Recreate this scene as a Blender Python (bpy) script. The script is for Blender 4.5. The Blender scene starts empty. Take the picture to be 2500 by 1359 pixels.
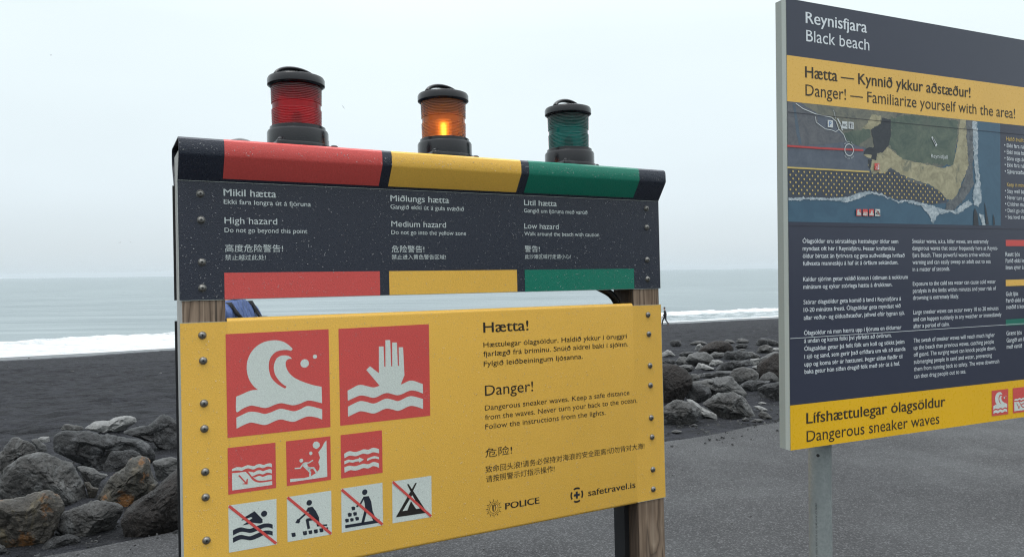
import bpy, bmesh, math, random
from mathutils import Vector, Matrix, noise
from mathutils.geometry import tessellate_polygon
R = math.radians
S = bpy.context.scene
COL = S.collection
random.seed(7)

# ---------------------------------------------------------------- camera
PW, PH, FOC = 2500, 1359, 1840.4
EYE = Vector((0, 0, 1.62))
PITCH, ROLL = -0.00942, -0.01284
CF = Vector((0, math.cos(PITCH), math.sin(PITCH)))
_r = Vector((1, 0, 0)); _u = _r.cross(CF)
CR = _r*math.cos(ROLL) + _u*math.sin(ROLL)
CU = -_r*math.sin(ROLL) + _u*math.cos(ROLL)
cam = bpy.data.objects.new('camera', bpy.data.cameras.new('camera'))
COL.objects.link(cam)
m = Matrix((CR, CU, -CF)).transposed().to_4x4(); m.translation = EYE
cam.matrix_world = m
cam.data.sensor_width = 36; cam.data.lens = FOC/PW*36
cam.data.clip_start = .05; cam.data.clip_end = 30000
S.camera = cam
S.view_settings.view_transform = 'Standard'; S.view_settings.look = 'None'
S.view_settings.gamma = 1; S.view_settings.exposure = .08
S.render.engine = 'CYCLES'
S.cycles.max_bounces = 8; S.cycles.transparent_max_bounces = 12
S.cycles.volume_bounces = 0; S.cycles.filter_width = 1.2; S.cycles.use_denoising = True; S.cycles.denoising_prefilter = 'NONE'; S.cycles.use_adaptive_sampling = False
def ray(px, py): return CF + CR*((px-PW/2)/FOC) + CU*((PH/2-py)/FOC)

# ---------------------------------------------------------------- world: overcast
SUN_EL, SUN_AZ = R(70), R(215)
W = bpy.data.worlds.new('World'); S.world = W; W.use_nodes = True
nt = W.node_tree; N = nt.nodes; L = nt.links
bg = N['Background']; bg.inputs['Strength'].default_value = .1
sky = N.new('ShaderNodeTexSky'); sky.sky_type = 'NISHITA'; sky.sun_disc = False
sky.sun_elevation = SUN_EL; sky.sun_rotation = SUN_AZ; sky.air_density = 1; sky.dust_density = 4
tc = N.new('ShaderNodeTexCoord'); sep = N.new('ShaderNodeSeparateXYZ'); L.new(tc.outputs['Generated'], sep.inputs[0])
ramp = N.new('ShaderNodeValToRGB'); L.new(sep.outputs['Z'], ramp.inputs[0])
el = ramp.color_ramp.elements
def stop(p, c, e=None):
    e = e or el.new(p); e.position = p; e.color = (*c, 1)
stop(0, (.645, .73, .775), el[0]); stop(1, (2.7, 2.8, 2.9), el[1])
stop(.03, (.70, .78, .82)); stop(.10, (.785, .88, .93)); stop(.30, (.865, .97, .995)); stop(.55, (1.35, 1.45, 1.5))
nz = N.new('ShaderNodeTexNoise'); nz.inputs['Scale'].default_value = 1.6; nz.inputs['Detail'].default_value = 3
mp = N.new('ShaderNodeMapping'); mp.inputs['Scale'].default_value = (1, 1, 3); L.new(tc.outputs['Generated'], mp.inputs[0]); L.new(mp.outputs[0], nz.inputs[0])
mr = N.new('ShaderNodeMapRange'); L.new(nz.outputs['Fac'], mr.inputs[0])
for i, v in enumerate((.3, .7, 9.6, 10.5)): mr.inputs[i+1].default_value = v
mul = N.new('ShaderNodeVectorMath'); mul.operation = 'SCALE'; L.new(ramp.outputs[0], mul.inputs[0]); L.new(mr.outputs[0], mul.inputs['Scale'])
mr2 = N.new('ShaderNodeMapRange'); L.new(sep.outputs['Y'], mr2.inputs[0])     # unseen sky behind the camera, dimmed to shade sign faces and undersides
for i, v in enumerate((.1, -.8, 1., .80)): mr2.inputs[i+1].default_value = v
mul2 = N.new('ShaderNodeVectorMath'); mul2.operation = 'SCALE'; L.new(mul.outputs[0], mul2.inputs[0]); L.new(mr2.outputs[0], mul2.inputs['Scale']); mul = mul2
mx = N.new('ShaderNodeMix'); mx.data_type = 'RGBA'; mx.inputs[0].default_value = .94
L.new(sky.outputs[0], mx.inputs[6]); L.new(mul.outputs[0], mx.inputs[7]); L.new(mx.outputs[2], bg.inputs[0])
sl = bpy.data.lights.new('sun', 'SUN'); sl.energy = .9; sl.angle = R(25); sl.color = (1, .97, .93)
so = bpy.data.objects.new('sun', sl); COL.objects.link(so)
sd = Vector((math.sin(SUN_AZ)*math.cos(SUN_EL), math.cos(SUN_AZ)*math.cos(SUN_EL), math.sin(SUN_EL)))
so.rotation_euler = sd.to_track_quat('Z', 'Y').to_euler(); so.location = (0, -5, 12)

# ---------------------------------------------------------------- helpers
def tag(o, label=None, cat=None, group=None, kind=None):
    for k, v in (('label', label), ('category', cat), ('group', group), ('kind', kind)):
        if v: o[k] = v
    return o
class MB:
    def __init__(s): s.v = []; s.f = []; s.m = []
    def add(s, vs, fs, mi=0):
        n = len(s.v); s.v += [tuple(p) for p in vs]; s.f += [tuple(i+n for i in f) for f in fs]; s.m += [mi]*len(fs)
    def box(s, a, b, mi=0):
        (x0, y0, z0), (x1, y1, z1) = a, b
        s.add([(x0,y0,z0),(x1,y0,z0),(x1,y1,z0),(x0,y1,z0),(x0,y0,z1),(x1,y0,z1),(x1,y1,z1),(x0,y1,z1)],
              [(0,3,2,1),(4,5,6,7),(0,1,5,4),(1,2,6,5),(2,3,7,6),(3,0,4,7)], mi)
    def extrude_x(s, prof, x0, x1, mi=0, closed=True, caps=True):   # prof: list of (y, z)
        n = len(prof); vs = [(x0, y, z) for y, z in prof] + [(x1, y, z) for y, z in prof]
        fs = [(i, (i+1) % n, n+(i+1) % n, n+i) for i in range(n if closed else n-1)]
        s.add(vs, fs, mi)
        if closed and caps: s.add(vs, [tuple(range(n-1, -1, -1)), tuple(range(n, 2*n))], mi)
    def lathe(s, prof, c, seg=48, mi=0, cap=True):   # prof (r, z), axis z at c
        vs = []
        for r, z in prof:
            for k in range(seg):
                a = 2*math.pi*k/seg; vs.append((c[0]+r*math.cos(a), c[1]+r*math.sin(a), c[2]+z))
        fs = [(i*seg+k, i*seg+(k+1) % seg, (i+1)*seg+(k+1) % seg, (i+1)*seg+k) for i in range(len(prof)-1) for k in range(seg)]
        s.add(vs, fs, mi)
        if cap:
            s.add(vs, [tuple(range(seg-1, -1, -1)), tuple(range((len(prof)-1)*seg, len(prof)*seg))], mi)
    def tube(s, pts, r, seg=10, mi=0, flat=1.0, upv=None):
        pts = [Vector(p) for p in pts]; vs = []
        for i, p in enumerate(pts):
            d = (pts[min(i+1, len(pts)-1)] - pts[max(i-1, 0)]).normalized()
            up = upv or (Vector((0, 1, 0)) if abs(d.y) < .9 else Vector((1, 0, 0)))
            a = d.cross(up).normalized(); b = a.cross(d)
            for k in range(seg):
                t = 2*math.pi*k/seg; vs.append(p + a*math.cos(t)*r + b*math.sin(t)*r*flat)
        n = len(pts); fs = [(i*seg+k, i*seg+(k+1) % seg, (i+1)*seg+(k+1) % seg, (i+1)*seg+k) for i in range(n-1) for k in range(seg)]
        fs += [tuple(range(seg-1, -1, -1)), tuple(range((n-1)*seg, n*seg))]
        s.add(vs, fs, mi)
    def poly(s, pts, y, mi=0):    # flat polygon in the (a, b) plane at depth y, facing -y
        t = tessellate_polygon([[Vector((p[0], p[1], 0)) for p in pts]])
        fs = []
        for f in t:
            (ax, ay), (bx, by), (cx, cy) = [pts[i] for i in f]
            ar = (bx-ax)*(cy-ay)-(by-ay)*(cx-ax)
            if abs(ar) < 1e-12: continue
            fs.append(tuple(f) if ar > 0 else tuple(reversed(f)))
        s.add([(p[0], y, p[1]) for p in pts], fs, mi)
    def disc(s, c, r, y, mi=0, n=24, r2=None):
        s.poly([(c[0]+r*math.cos(2*math.pi*k/n), c[1]+(r2 or r)*math.sin(2*math.pi*k/n)) for k in range(n)], y, mi)
    def ring(s, c, r0, r1, y, a0=0, a1=2*math.pi, mi=0, n=28):
        p = [(c[0]+r1*math.cos(a0+(a1-a0)*k/n), c[1]+r1*math.sin(a0+(a1-a0)*k/n)) for k in range(n+1)]
        q = [(c[0]+r0*math.cos(a0+(a1-a0)*k/n), c[1]+r0*math.sin(a0+(a1-a0)*k/n)) for k in range(n+1)]
        vs = [(x, y, z) for x, z in p+q]; s.add(vs, [(i+1, i, n+1+i, n+2+i)[::-1] for i in range(n)], mi)
    def line(s, pts, w, y, mi=0):
        for (x0, z0), (x1, z1) in zip(pts[:-1], pts[1:]):
            d = Vector((x1-x0, z1-z0)); l = d.length or 1e-9; d /= l; nx, nz_ = -d.y*w/2, d.x*w/2; e = d*w*.25
            s.poly([(x0-nx-e.x, z0-nz_-e.y), (x1-nx+e.x, z1-nz_+e.y), (x1+nx+e.x, z1+nz_+e.y), (x0+nx-e.x, z0+nz_-e.y)], y, mi)
    def build(s, name, mats, parent=None, off=(0, 0, 0), smooth=None):
        me = bpy.data.meshes.new(name)
        me.from_pydata([(x-off[0], y-off[1], z-off[2]) for x, y, z in s.v], [], s.f)
        for k in (mats if isinstance(mats, (list, tuple)) else [mats]): me.materials.append(k)
        me.polygons.foreach_set('material_index', s.m)
        if smooth is not None:
            me.polygons.foreach_set('use_smooth', [True]*len(s.f)); me.set_sharp_from_angle(angle=R(smooth))
        me.update()
        o = bpy.data.objects.new(name, me); COL.objects.link(o)
        if parent: o.parent = parent
        return o

# ---------------------------------------------------------------- materials
def mat(name, col, rough=.5, metal=0, spec=.5):
    k = bpy.data.materials.new(name); k.use_nodes = True
    b = k.node_tree.nodes['Principled BSDF']
    b.inputs['Base Color'].default_value = (*col, 1); b.inputs['Roughness'].default_value = rough
    b.inputs['Metallic'].default_value = metal; b.inputs['Specular IOR Level'].default_value = spec
    return k
class NT:
    def __init__(s, k): s.t = k.node_tree; s.b = s.t.nodes['Principled BSDF']; s.co = None
    def new(s, ty, **kw):
        n = s.t.nodes.new('ShaderNode'+ty)
        for a, v in kw.items(): setattr(n, a, v)
        return n
    def link(s, a, b): s.t.links.new(a, b)
    def coord(s, scale=(1, 1, 1), world=False, rotz=0):
        c = s.new('NewGeometry').outputs['Position'] if world else s.new('TexCoord').outputs['Object']
        mp = s.new('Mapping'); mp.inputs['Scale'].default_value = scale; mp.inputs['Rotation'].default_value = (0, 0, rotz)
        s.link(c, mp.inputs[0]); return mp.outputs[0]
    def noise(s, scale, co, detail=4, rough=.6, dist=0):
        n = s.new('TexNoise'); n.inputs['Scale'].default_value = scale; n.inputs['Detail'].default_value = detail
        n.inputs['Roughness'].default_value = rough; n.inputs['Distortion'].default_value = dist
        s.link(co, n.inputs['Vector']); return n.outputs['Fac']
    def voro(s, scale, co, feature='F1'):
        n = s.new('TexVoronoi', feature=feature); n.inputs['Scale'].default_value = scale; s.link(co, n.inputs['Vector']); return n.outputs['Distance']
    def ramp(s, fac, stops):
        n = s.new('ValToRGB'); e = n.color_ramp.elements
        for i, (p, c) in enumerate(stops):
            c = (c,)*3 if not isinstance(c, tuple) else c
            q = e[i] if i < 2 else e.new(p); q.position = p; q.color = (*c, 1)
        s.link(fac, n.inputs[0]); return n.outputs[0]
    def mixc(s, fac, a, b, blend='MIX'):
        n = s.new('Mix', data_type='RGBA', blend_type=blend)
        for sock, v in ((n.inputs[0], fac), (n.inputs[6], a), (n.inputs[7], b)):
            if hasattr(v, 'is_linked'): s.link(v, sock)
            elif isinstance(v, tuple): sock.default_value = (*v, 1)
            else: sock.default_value = v
        return n.outputs[2]
    def math(s, op, a, b=0.):
        n = s.new('Math', operation=op)
        for sock, v in zip(n.inputs, (a, b)):
            if hasattr(v, 'is_linked'): s.link(v, sock)
            else: sock.default_value = v
        return n.outputs[0]
    def bump(s, h, strength=.5, dist=.01, prev=None):
        n = s.new('Bump'); n.inputs['Strength'].default_value = strength; n.inputs['Distance'].default_value = dist
        s.link(h, n.inputs['Height'])
        if prev is not None: s.link(prev, n.inputs['Normal'])
        s.link(n.outputs[0], s.b.inputs['Normal']); return n.outputs[0]
def painted(name, col, rough=.38, grain=1.0, var=.12):
    """wet printed sheet: fine orange-peel and drizzle on the surface"""
    k = mat(name, col, rough); t = NT(k); co = t.coord()
    f = t.noise(3.2, co, 3)
    g = t.noise(230, co, 2, .7)
    lo = tuple(c*(1-var) for c in col); hi = tuple(min(1, c*(1+var)) for c in col)
    c1 = t.mixc(f, lo, hi)
    c2 = t.mixc(t.ramp(g, [(.3, .0), (.75, 1.0)]), tuple(.80*c for c in col), tuple(min(1, 1.2*c) for c in col))
    t.link(t.mixc(.55*min(1, grain), c1, c2), t.b.inputs['Base Color'])
    if grain: t.link(t.ramp(t.noise(120, co, 2), [(.3, rough*.7), (.7, rough*1.3)]), t.b.inputs['Roughness'])
    if grain:
        b1 = t.bump(t.noise(260, co, 3, .75), min(1, .6*grain), .0016)
        v = t.ramp(t.voro(150, co), [(.0, 1.), (.30, 0.)])
        t.bump(v, min(1, .30*grain), .0012, b1)
    return k
M = {}
M['yellow'] = painted('yellow_sheet', (.86, .495, .078))
M['red'] = painted('red_sheet', (.66, .085, .075))
M['navy'] = painted('navy_sheet', (.019, .024, .040), .34, 1.6)
M['green'] = painted('green_sheet', (.002, .185, .118))
M['white'] = painted('white_sheet', (.66, .72, .67))
M['ink'] = painted('dark_ink', (.014, .011, .008), .55, .3)
M['inknavy'] = painted('navy_ink', (.013, .018, .032), .5, .3)
M['letter'] = painted('pale_lettering', (.58, .64, .63), .5, .5)
M['slash'] = painted('red_bar', (.66, .08, .07), .4)
M['yellow_p'] = painted('yellow_print', (.82, .49, .095), .32, .25)
M['yellow_d'] = painted('deep_yellow_print', (.82, .47, .012), .32, .25)
M['navy_p'] = painted('navy_print', (.036, .042, .068), .25, 0, .08)
M['text_p'] = painted('pale_print', (.74, .79, .82), .4, 0)
M['inkp'] = painted('brown_ink', (.034, .024, .012), .5, 0)
M['ytext'] = painted('yellow_text', (.66, .48, .16), .4, 0)
M['green_p'] = painted('green_print', (.004, .16, .11), .4, 0)
M['red_p'] = painted('red_print', (.64, .08, .07), .4, 0)
M['black'] = painted('black_plastic', (.006, .0065, .009), .16, .35)
M['blackmatte'] = mat('black_sheet', (.010, .011, .013), .5)
M['steel'] = mat('screw_steel', (.24, .235, .22), .42, .9)
M['socket'] = mat('screw_socket', (.015, .015, .015), .6)
M['edge'] = painted('grey_aluminium', (.27, .30, .275), .5, .2)
M['bead'] = painted('grey_bead', (.40, .44, .41), .45, .2)

def wood():
    """sawn softwood: growth rings of a log cut lengthwise, giving long lines and cathedral arches, grey-brown with weather"""
    k = mat('weathered_wood', (.16, .13, .1), .75); t = NT(k)
    c3 = t.coord(); sx = t.new('SeparateXYZ'); t.link(c3, sx.inputs[0])
    wob = t.noise(3.5, t.coord((1, 1, .55)), 3, .5); wob2 = t.noise(16, t.coord((1, 1, .12)), 3, .6)
    lx = t.math('ADD', t.math('ADD', t.math('PINGPONG', t.math('ADD', sx.outputs[0], 5.012), .082), -.045), t.math('MULTIPLY', wob, .022))
    dy = t.math('ADD', t.math('ADD', sx.outputs[1], .035), t.math('MULTIPLY', t.math('ADD', t.math('MULTIPLY', t.math('SINE', t.math('MULTIPLY', sx.outputs[2], 3.1)), .032), t.math('MULTIPLY', wob, .05)), 1.))
    r_ = t.math('SQRT', t.math('ADD', t.math('MULTIPLY', lx, lx), t.math('MULTIPLY', dy, dy)))
    g = t.math('FRACT', t.math('ADD', t.math('MULTIPLY', r_, 95.), t.math('MULTIPLY', wob2, .8)))
    rings = t.ramp(g, [(.0, (.20, .18, .17)), (.16, (.62, .58, .55)), (.75, (1.05, 1.03, 1.)), (1., (.42, .37, .33))])
    fine = t.noise(60, t.coord((1, 1, .03)), 5, .7)
    base = t.ramp(fine, [(.3, (.15, .105, .072)), (.55, (.29, .215, .155)), (.75, (.40, .325, .25))])
    c = t.mixc(.85, base, rings, 'MULTIPLY')
    big = t.noise(5, t.coord((1, 1, .3)), 3)
    c = t.mixc(t.ramp(big, [(.45, 0.), (.7, .6)]), c, t.mixc(1, c, (.62, .52, .45), 'MULTIPLY'))
    crack = t.ramp(t.noise(24, t.coord((1, 1, .015)), 2, .5, .3), [(.32, .06), (.36, 1.)])
    c = t.mixc(1, c, crack, 'MULTIPLY')
    kn = t.ramp(t.voro(7, t.coord((1, 1, .7))), [(.0, .18), (.09, .45), (.12, 1.)])
    c = t.mixc(.85, c, kn, 'MULTIPLY')
    t.link(c, t.b.inputs['Base Color'])
    t.bump(t.math('ADD', t.math('MULTIPLY', fine, .6), g), .45, .003)
    return k
M['wood'] = wood()
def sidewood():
    k = M['wood'].copy(); k.name = 'shaded_side_wood'; t = NT(k); l = t.b.inputs['Base Color'].links[0].from_socket
    t.link(t.mixc(1, l, (.36, .34, .32), 'MULTIPLY'), t.b.inputs['Base Color']); return k  # shade on the post's side face, multiplied into the wood colour
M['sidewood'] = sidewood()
def greywood():
    k = mat('bleached_wood', (.42, .43, .41), .8); t = NT(k)
    w = t.noise(70, t.coord((1, 1, .045)), 5, .65, 1.2)
    t.link(t.ramp(w, [(.25, (.16, .15, .14)), (.6, (.40, .41, .39))]), t.b.inputs['Base Color']); t.bump(w, .4, .003)
    return k
M['greywood'] = greywood()
def galv():
    k = mat('galvanised_steel', (.3, .33, .34), .5, .12); t = NT(k); co = t.coord((1, 1, .35))
    c = t.mixc(t.noise(22, co, 6, .7), (.13, .15, .152), (.38, .41, .40))
    c = t.mixc(t.ramp(t.noise(130, t.coord(), 4), [(.4, 0.), (.7, 1.)]), c, (.20, .225, .225))
    t.link(c, t.b.inputs['Base Color']); t.link(t.ramp(t.noise(40, co), [(.3, .35), (.7, .65)]), t.b.inputs['Roughness'])
    t.bump(t.noise(160, t.coord(), 3), .15, .001)
    return k
M['galv'] = galv()
def lensmat(name, tint, tl=.72):
    k = bpy.data.materials.new(name); k.use_nodes = True; t = k.node_tree
    t.nodes.clear(); o = t.nodes.new('ShaderNodeOutputMaterial')
    tr = t.nodes.new('ShaderNodeBsdfTransparent'); tr.inputs[0].default_value = (*tint, 1)
    di = t.nodes.new('ShaderNodeBsdfTranslucent'); di.inputs[0].default_value = (*[min(1, c*1.1) for c in tint], 1)
    gl = t.nodes.new('ShaderNodeBsdfGlossy'); gl.inputs['Roughness'].default_value = .12
    fr = t.nodes.new('ShaderNodeFresnel'); fr.inputs[0].default_value = 1.45
    a = t.nodes.new('ShaderNodeMixShader'); a.inputs[0].default_value = tl
    b = t.nodes.new('ShaderNodeMixShader')
    t.links.new(tr.outputs[0], a.inputs[1]); t.links.new(di.outputs[0], a.inputs[2])
    t.links.new(fr.outputs[0], b.inputs[0]); t.links.new(a.outputs[0], b.inputs[1]); t.links.new(gl.outputs[0], b.inputs[2])
    t.links.new(b.outputs[0], o.inputs[0]); return k
M['lens_red'] = lensmat('red_lens', (.92, .065, .12), .80)
M['lens_amber'] = lensmat('amber_lens', (.60, .22, .085), .36)
M['lens_green'] = lensmat('green_lens', (.010, .46, .42), .80)
M['core'] = mat('lamp_core', (.02, .02, .022), .4)
def glow(name, col, st_):
    k = bpy.data.materials.new(name); k.use_nodes = True; t = k.node_tree; t.nodes.clear()
    o = t.nodes.new('ShaderNodeOutputMaterial'); e = t.nodes.new('ShaderNodeEmission'); e.inputs[0].default_value = (*col, 1); e.inputs[1].default_value = st_
    t.links.new(e.outputs[0], o.inputs['Volume']); return k
M['glow_core'] = glow('glow_core', (1, .86, .24), 240); M['glow_mid'] = glow('glow_mid', (1, .80, .15), 130); M['glow_soft'] = glow('glow_soft', (1, .66, .08), 48); M['glow_halo'] = glow('glow_halo', (1, .56, .06), 15)
M['drop'] = mat('rain_water', (1, 1, 1), .03); _b = M['drop'].node_tree.nodes['Principled BSDF']
_b.inputs['Transmission Weight'].default_value = .8; _b.inputs['IOR'].default_value = 1.33

# ---------------------------------------------------------------- ground
TN = Vector((-.433, .901, 0)).normalized(); TS = Vector((TN.y, -TN.x, 0))
def st(x, y): return TS.x*x+TS.y*y, TN.x*x+TN.y*y
def edge_t(s):
    s2 = max(-5, min(9, s)); return 5.2 + .125*(s2+.2) + .05*noise.noise((s*1.1, 3, 0)) + .03*noise.noise((s*4, 7, 0))
SEA_Z = -5.3
def ground_z(s, t):
    te = edge_t(s)
    if t <= te: return -.05
    d = t-te
    z = -.05 - .0715*d*min(1, .55+d/8)
    a = min(1, d/1.2)*max(0, min(1, (76-t)/12))
    z += a*(.16*noise.noise((s*.09, t*.13, 5)) + .05*noise.noise((s*.5, t*.7, 1)) + .030*noise.noise((s*1.9, t*2.3, 9)) + .045*(1-2*abs(noise.noise((s*1.1, t*3.2, 12)))) + .035*noise.noise((s*3.1, t*4.4, 15)))
    return max(z, -9)
def ground_hit(px, py):
    d = ray(px, py); lo, hi = 1., 400.
    f = lambda k: EYE.z + d.z*k - ground_z(*st(d.x*k, d.y*k))
    k = 1.
    while k < 400 and f(k) > 0: k *= 1.03
    a, b = k/1.03, k
    for _ in range(30):
        c = (a+b)/2
        if f(c) > 0: a = c
        else: b = c
    return EYE + d*b, b
def axis(vals):
    out = []
    for a, b, n in vals: out += [a+(b-a)*i/n for i in range(n)]
    return out + [vals[-1][1]]
def sheet(name, ss, ts, zf, material, smooth=True):
    vs = []; fs = []
    for t in ts:
        for s in ss:
            tt = t
            p = TS*s + TN*tt; vs.append((p.x, p.y, zf(s, tt)))
    n = len(ss)
    for j in range(len(ts)-1):
        for i in range(n-1): fs.append((j*n+i, j*n+i+1, (j+1)*n+i+1, (j+1)*n+i))
    b = MB(); b.add(vs, fs); return b.build(name, material, smooth=(180 if smooth else None))
def sandmat():
    k = mat('black_sand', (.03, .03, .034), .8, 0, .22); t = NT(k); co = t.coord(); 
    sx = t.new('SeparateXYZ'); t.link(t.coord((1, 1, 1), rotz=0), sx.inputs[0])
    tt = t.math('ADD', t.math('MULTIPLY', sx.outputs[0], TN.x), t.math('MULTIPLY', sx.outputs[1], TN.y))
    wob = t.math('ADD', tt, t.math('MULTIPLY', t.noise(.12, co, 3), 5.))
    wet = t.ramp(t.math('DIVIDE', t.math('SUBTRACT', wob, 66.5), 8.), [(.0, 0.), (.5, 1.)])
    n1 = t.noise(2.6, t.coord((.6, 1.5, 1), rotz=-math.atan2(TS.y, TS.x)), 9, .74); n2 = t.noise(60, co, 3, .7)
    c = t.mixc(t.ramp(n1, [(.42, 0.), (.56, 1.)]), (.0042, .0054, .0078), (.029, .031, .039))
    c = t.mixc(t.ramp(n2, [(.35, 0.), (.7, 1.)]), c, t.mixc(.4, c, (.06, .06, .064)))
    c = t.mixc(t.ramp(t.voro(7, co), [(.04, 1.), (.09, 0.)]), c, (.06, .06, .06))
    c = t.mixc(t.math('MULTIPLY', wet, .8), c, (.034, .038, .044))
    t.link(c, t.b.inputs['Base Color'])
    t.link(t.math('SUBTRACT', .85, t.math('MULTIPLY', wet, .55)), t.b.inputs['Roughness'])
    dry = t.math('SUBTRACT', 1., wet)
    h = t.math('MULTIPLY', t.math('ADD', t.noise(2.2, co, 6, .7), t.math('MULTIPLY', t.noise(14, co, 4), .35)), dry)
    b1 = t.bump(h, 1., .34); t.bump(t.noise(170, co, 2), .35, .006, b1)
    return k
M['sand'] = sandmat()
ss = axis([(-6000, -400, 6), (-400, -60, 30), (-60, -14, 90), (-14, 16, 260), (16, 100, 200), (100, 500, 30), (500, 6000, 6)])
ts = axis([(-3000, -100, 5), (-100, 4, 12), (4, 14, 110), (14, 40, 200), (40, 84, 120), (84, 140, 10)])
tag(sheet('beach', ss, ts, ground_z, M['sand']), kind='structure')

def asphalt():
    k = mat('asphalt', (.06, .06, .062), .75); t = NT(k); co = t.coord()
    v = t.new('TexVoronoi'); v.inputs['Scale'].default_value = 120; t.link(co, v.inputs['Vector'])
    spk = t.ramp(v.outputs['Color'], [(.2, (.007, .0073, .0085)), (.6, (.0265, .0265, .028)), (.93, (.155, .155, .158))])
    c = t.mixc(.35, spk, t.mixc(t.noise(200, co, 2), (.006, .006, .0065), (.054, .053, .055)))
    c = t.mixc(t.ramp(t.noise(.55, co, 5), [(.35, 0.), (.7, 1.)]), c, t.mixc(1, c, (.78, .79, .82), 'MULTIPLY'))
    sx = t.new('SeparateXYZ'); t.link(co, sx.inputs[0])
    tt = t.math('ADD', t.math('MULTIPLY', sx.outputs[0], TN.x), t.math('MULTIPLY', sx.outputs[1], TN.y))
    dust = t.ramp(t.math('ADD', t.math('MULTIPLY', tt, .2), t.math('MULTIPLY', t.noise(1.6, co, 5), .35)), [(1.0, 0.), (1.25, .6)])
    c = t.mixc(dust, c, (.040, .036, .032))
    t.link(c, t.b.inputs['Base Color'])
    t.link(t.ramp(t.noise(.9, co, 4), [(.3, .5), (.7, .85)]), t.b.inputs['Roughness'])
    t.bump(t.math('ADD', v.outputs['Distance'], t.noise(200, co, 2)), .7, .008)
    return k
M['asphalt'] = asphalt()
ass = axis([(-60, -8, 26), (-8, 14, 220), (14, 90, 40)])
b = MB(); vs = []; rows = [-40, -10, 0, 2, 4]
for s in ass:
    te = edge_t(s) + .015*noise.noise((s*15, 1, 1))
    for t in rows + [te-.06, te, te+.012]:
        p = TS*s+TN*t; vs.append((p.x, p.y, 0 if t < te-.03 else (-.006 if t <= te else -.06)))
n = len(rows)+3
b.add(vs, [(i*n+j, (i+1)*n+j, (i+1)*n+j+1, i*n+j+1) for i in range(len(ass)-1) for j in range(n-1)])
tag(b.build('asphalt_path', M['asphalt']), kind='structure')

# sea and surf
def seamat():
    k = mat('sea_water', (.075, .125, .14), .22); t = NT(k)
    co = t.coord((1, 1, 1), rotz=-math.atan2(TS.y, TS.x)); 
    st_ = t.coord((.12, 1, 1), rotz=-math.atan2(TS.y, TS.x))
    n1 = t.noise(.16, st_, 8, .68); n2 = t.noise(.5, t.coord((.3, 1, 1), rotz=-math.atan2(TS.y, TS.x)), 6, .65)
    c = t.mixc(t.ramp(n1, [(.35, 0.), (.65, 1.)]), (.105, .143, .155), (.24, .285, .295))
    t.link(c, t.b.inputs['Base Color'])
    t.b.inputs['IOR'].default_value = 1.33
    t.link(t.ramp(n1, [(.3, .30), (.7, .5)]), t.b.inputs['Roughness'])
    b1 = t.bump(n2, .55, .7); t.bump(t.noise(2.2, co, 4), .3, .12, b1)
    return k
M['sea'] = seamat()
tag(sheet('sea', axis([(-9000, 9000, 24)]), axis([(72, 200, 8), (200, 9000, 20)]), lambda s, t: SEA_Z, M['sea']), kind='structure')
def foammat():
    k = mat('surf_foam', (.8, .82, .83), .7); t = NT(k); rz = -math.atan2(TS.y, TS.x)
    n = t.noise(.8, t.coord((.45, 1.3, 1), rotz=rz), 9, .76, .4)
    at = t.new('Attribute', attribute_name='foam')
    f = t.math('ADD', n, at.outputs['Fac'])
    c = t.ramp(f, [(.70, (.12, .17, .18)), (.82, (.46, .52, .54)), (.98, (.88, .90, .91))])
    t.link(c, t.b.inputs['Base Color']); t.bump(n, 1., .9); return k
M['foam'] = foammat()
vs = []; fs = []; att = []; ns = 700; nt_ = 60
for i in range(ns+1):
    s = -170+i*(430/ns)
    w = .90 if s < 25 else max(.74, .92-(s-25)/260)
    t0 = edge_t(s) + 72.9 + .7*noise.noise((s*.07, 0, 2)) + .4*noise.noise((s*.3, 0, 4))
    t1 = t0 + 21.5*w + 2.2*noise.noise((s*.12, 9, 2)) + .8*noise.noise((s*.6, 5, 2))
    for j in range(nt_+1):
        v = j/nt_; t = t0+(t1-t0)*v
        tb = .80+.06*noise.noise((s*.05, 4, 1))
        hgt = .50*(.75+.5*noise.noise((s*.1, 8, 3)))*math.exp(-((v-tb)/(.045 if v < tb else .11))**2)
        h = hgt*(1+.5*noise.noise((s*.9, t*.9, 1))) + .22*max(0, noise.noise((s*.35, t*.5, 6)))*math.sin(math.pi*v) + .10*max(0, noise.noise((s*1.3, t*1.3, 2)))*math.sin(math.pi*v)
        p = TS*s+TN*t; gz = ground_z(s, t)
        vs.append((p.x, p.y, max(SEA_Z, gz)+.02+h*(1 if 0 < v < 1 else 0)))
        att.append(.50 if s < 25 else .50-.20*min(1, (s-25)/40)*(1 if .1 < v < .72 else 0) )
for i in range(ns):
    for j in range(nt_): fs.append((i*(nt_+1)+j, (i+1)*(nt_+1)+j, (i+1)*(nt_+1)+j+1, i*(nt_+1)+j+1))
b = MB(); b.add(vs, fs); o = b.build('breaking_surf', M['foam'], smooth=180)
a = o.data.attributes.new('foam', 'FLOAT', 'POINT'); a.data.foreach_set('value', att)
tag(o, 'white foaming surf breaking along the black sand shore', kind='stuff')

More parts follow.
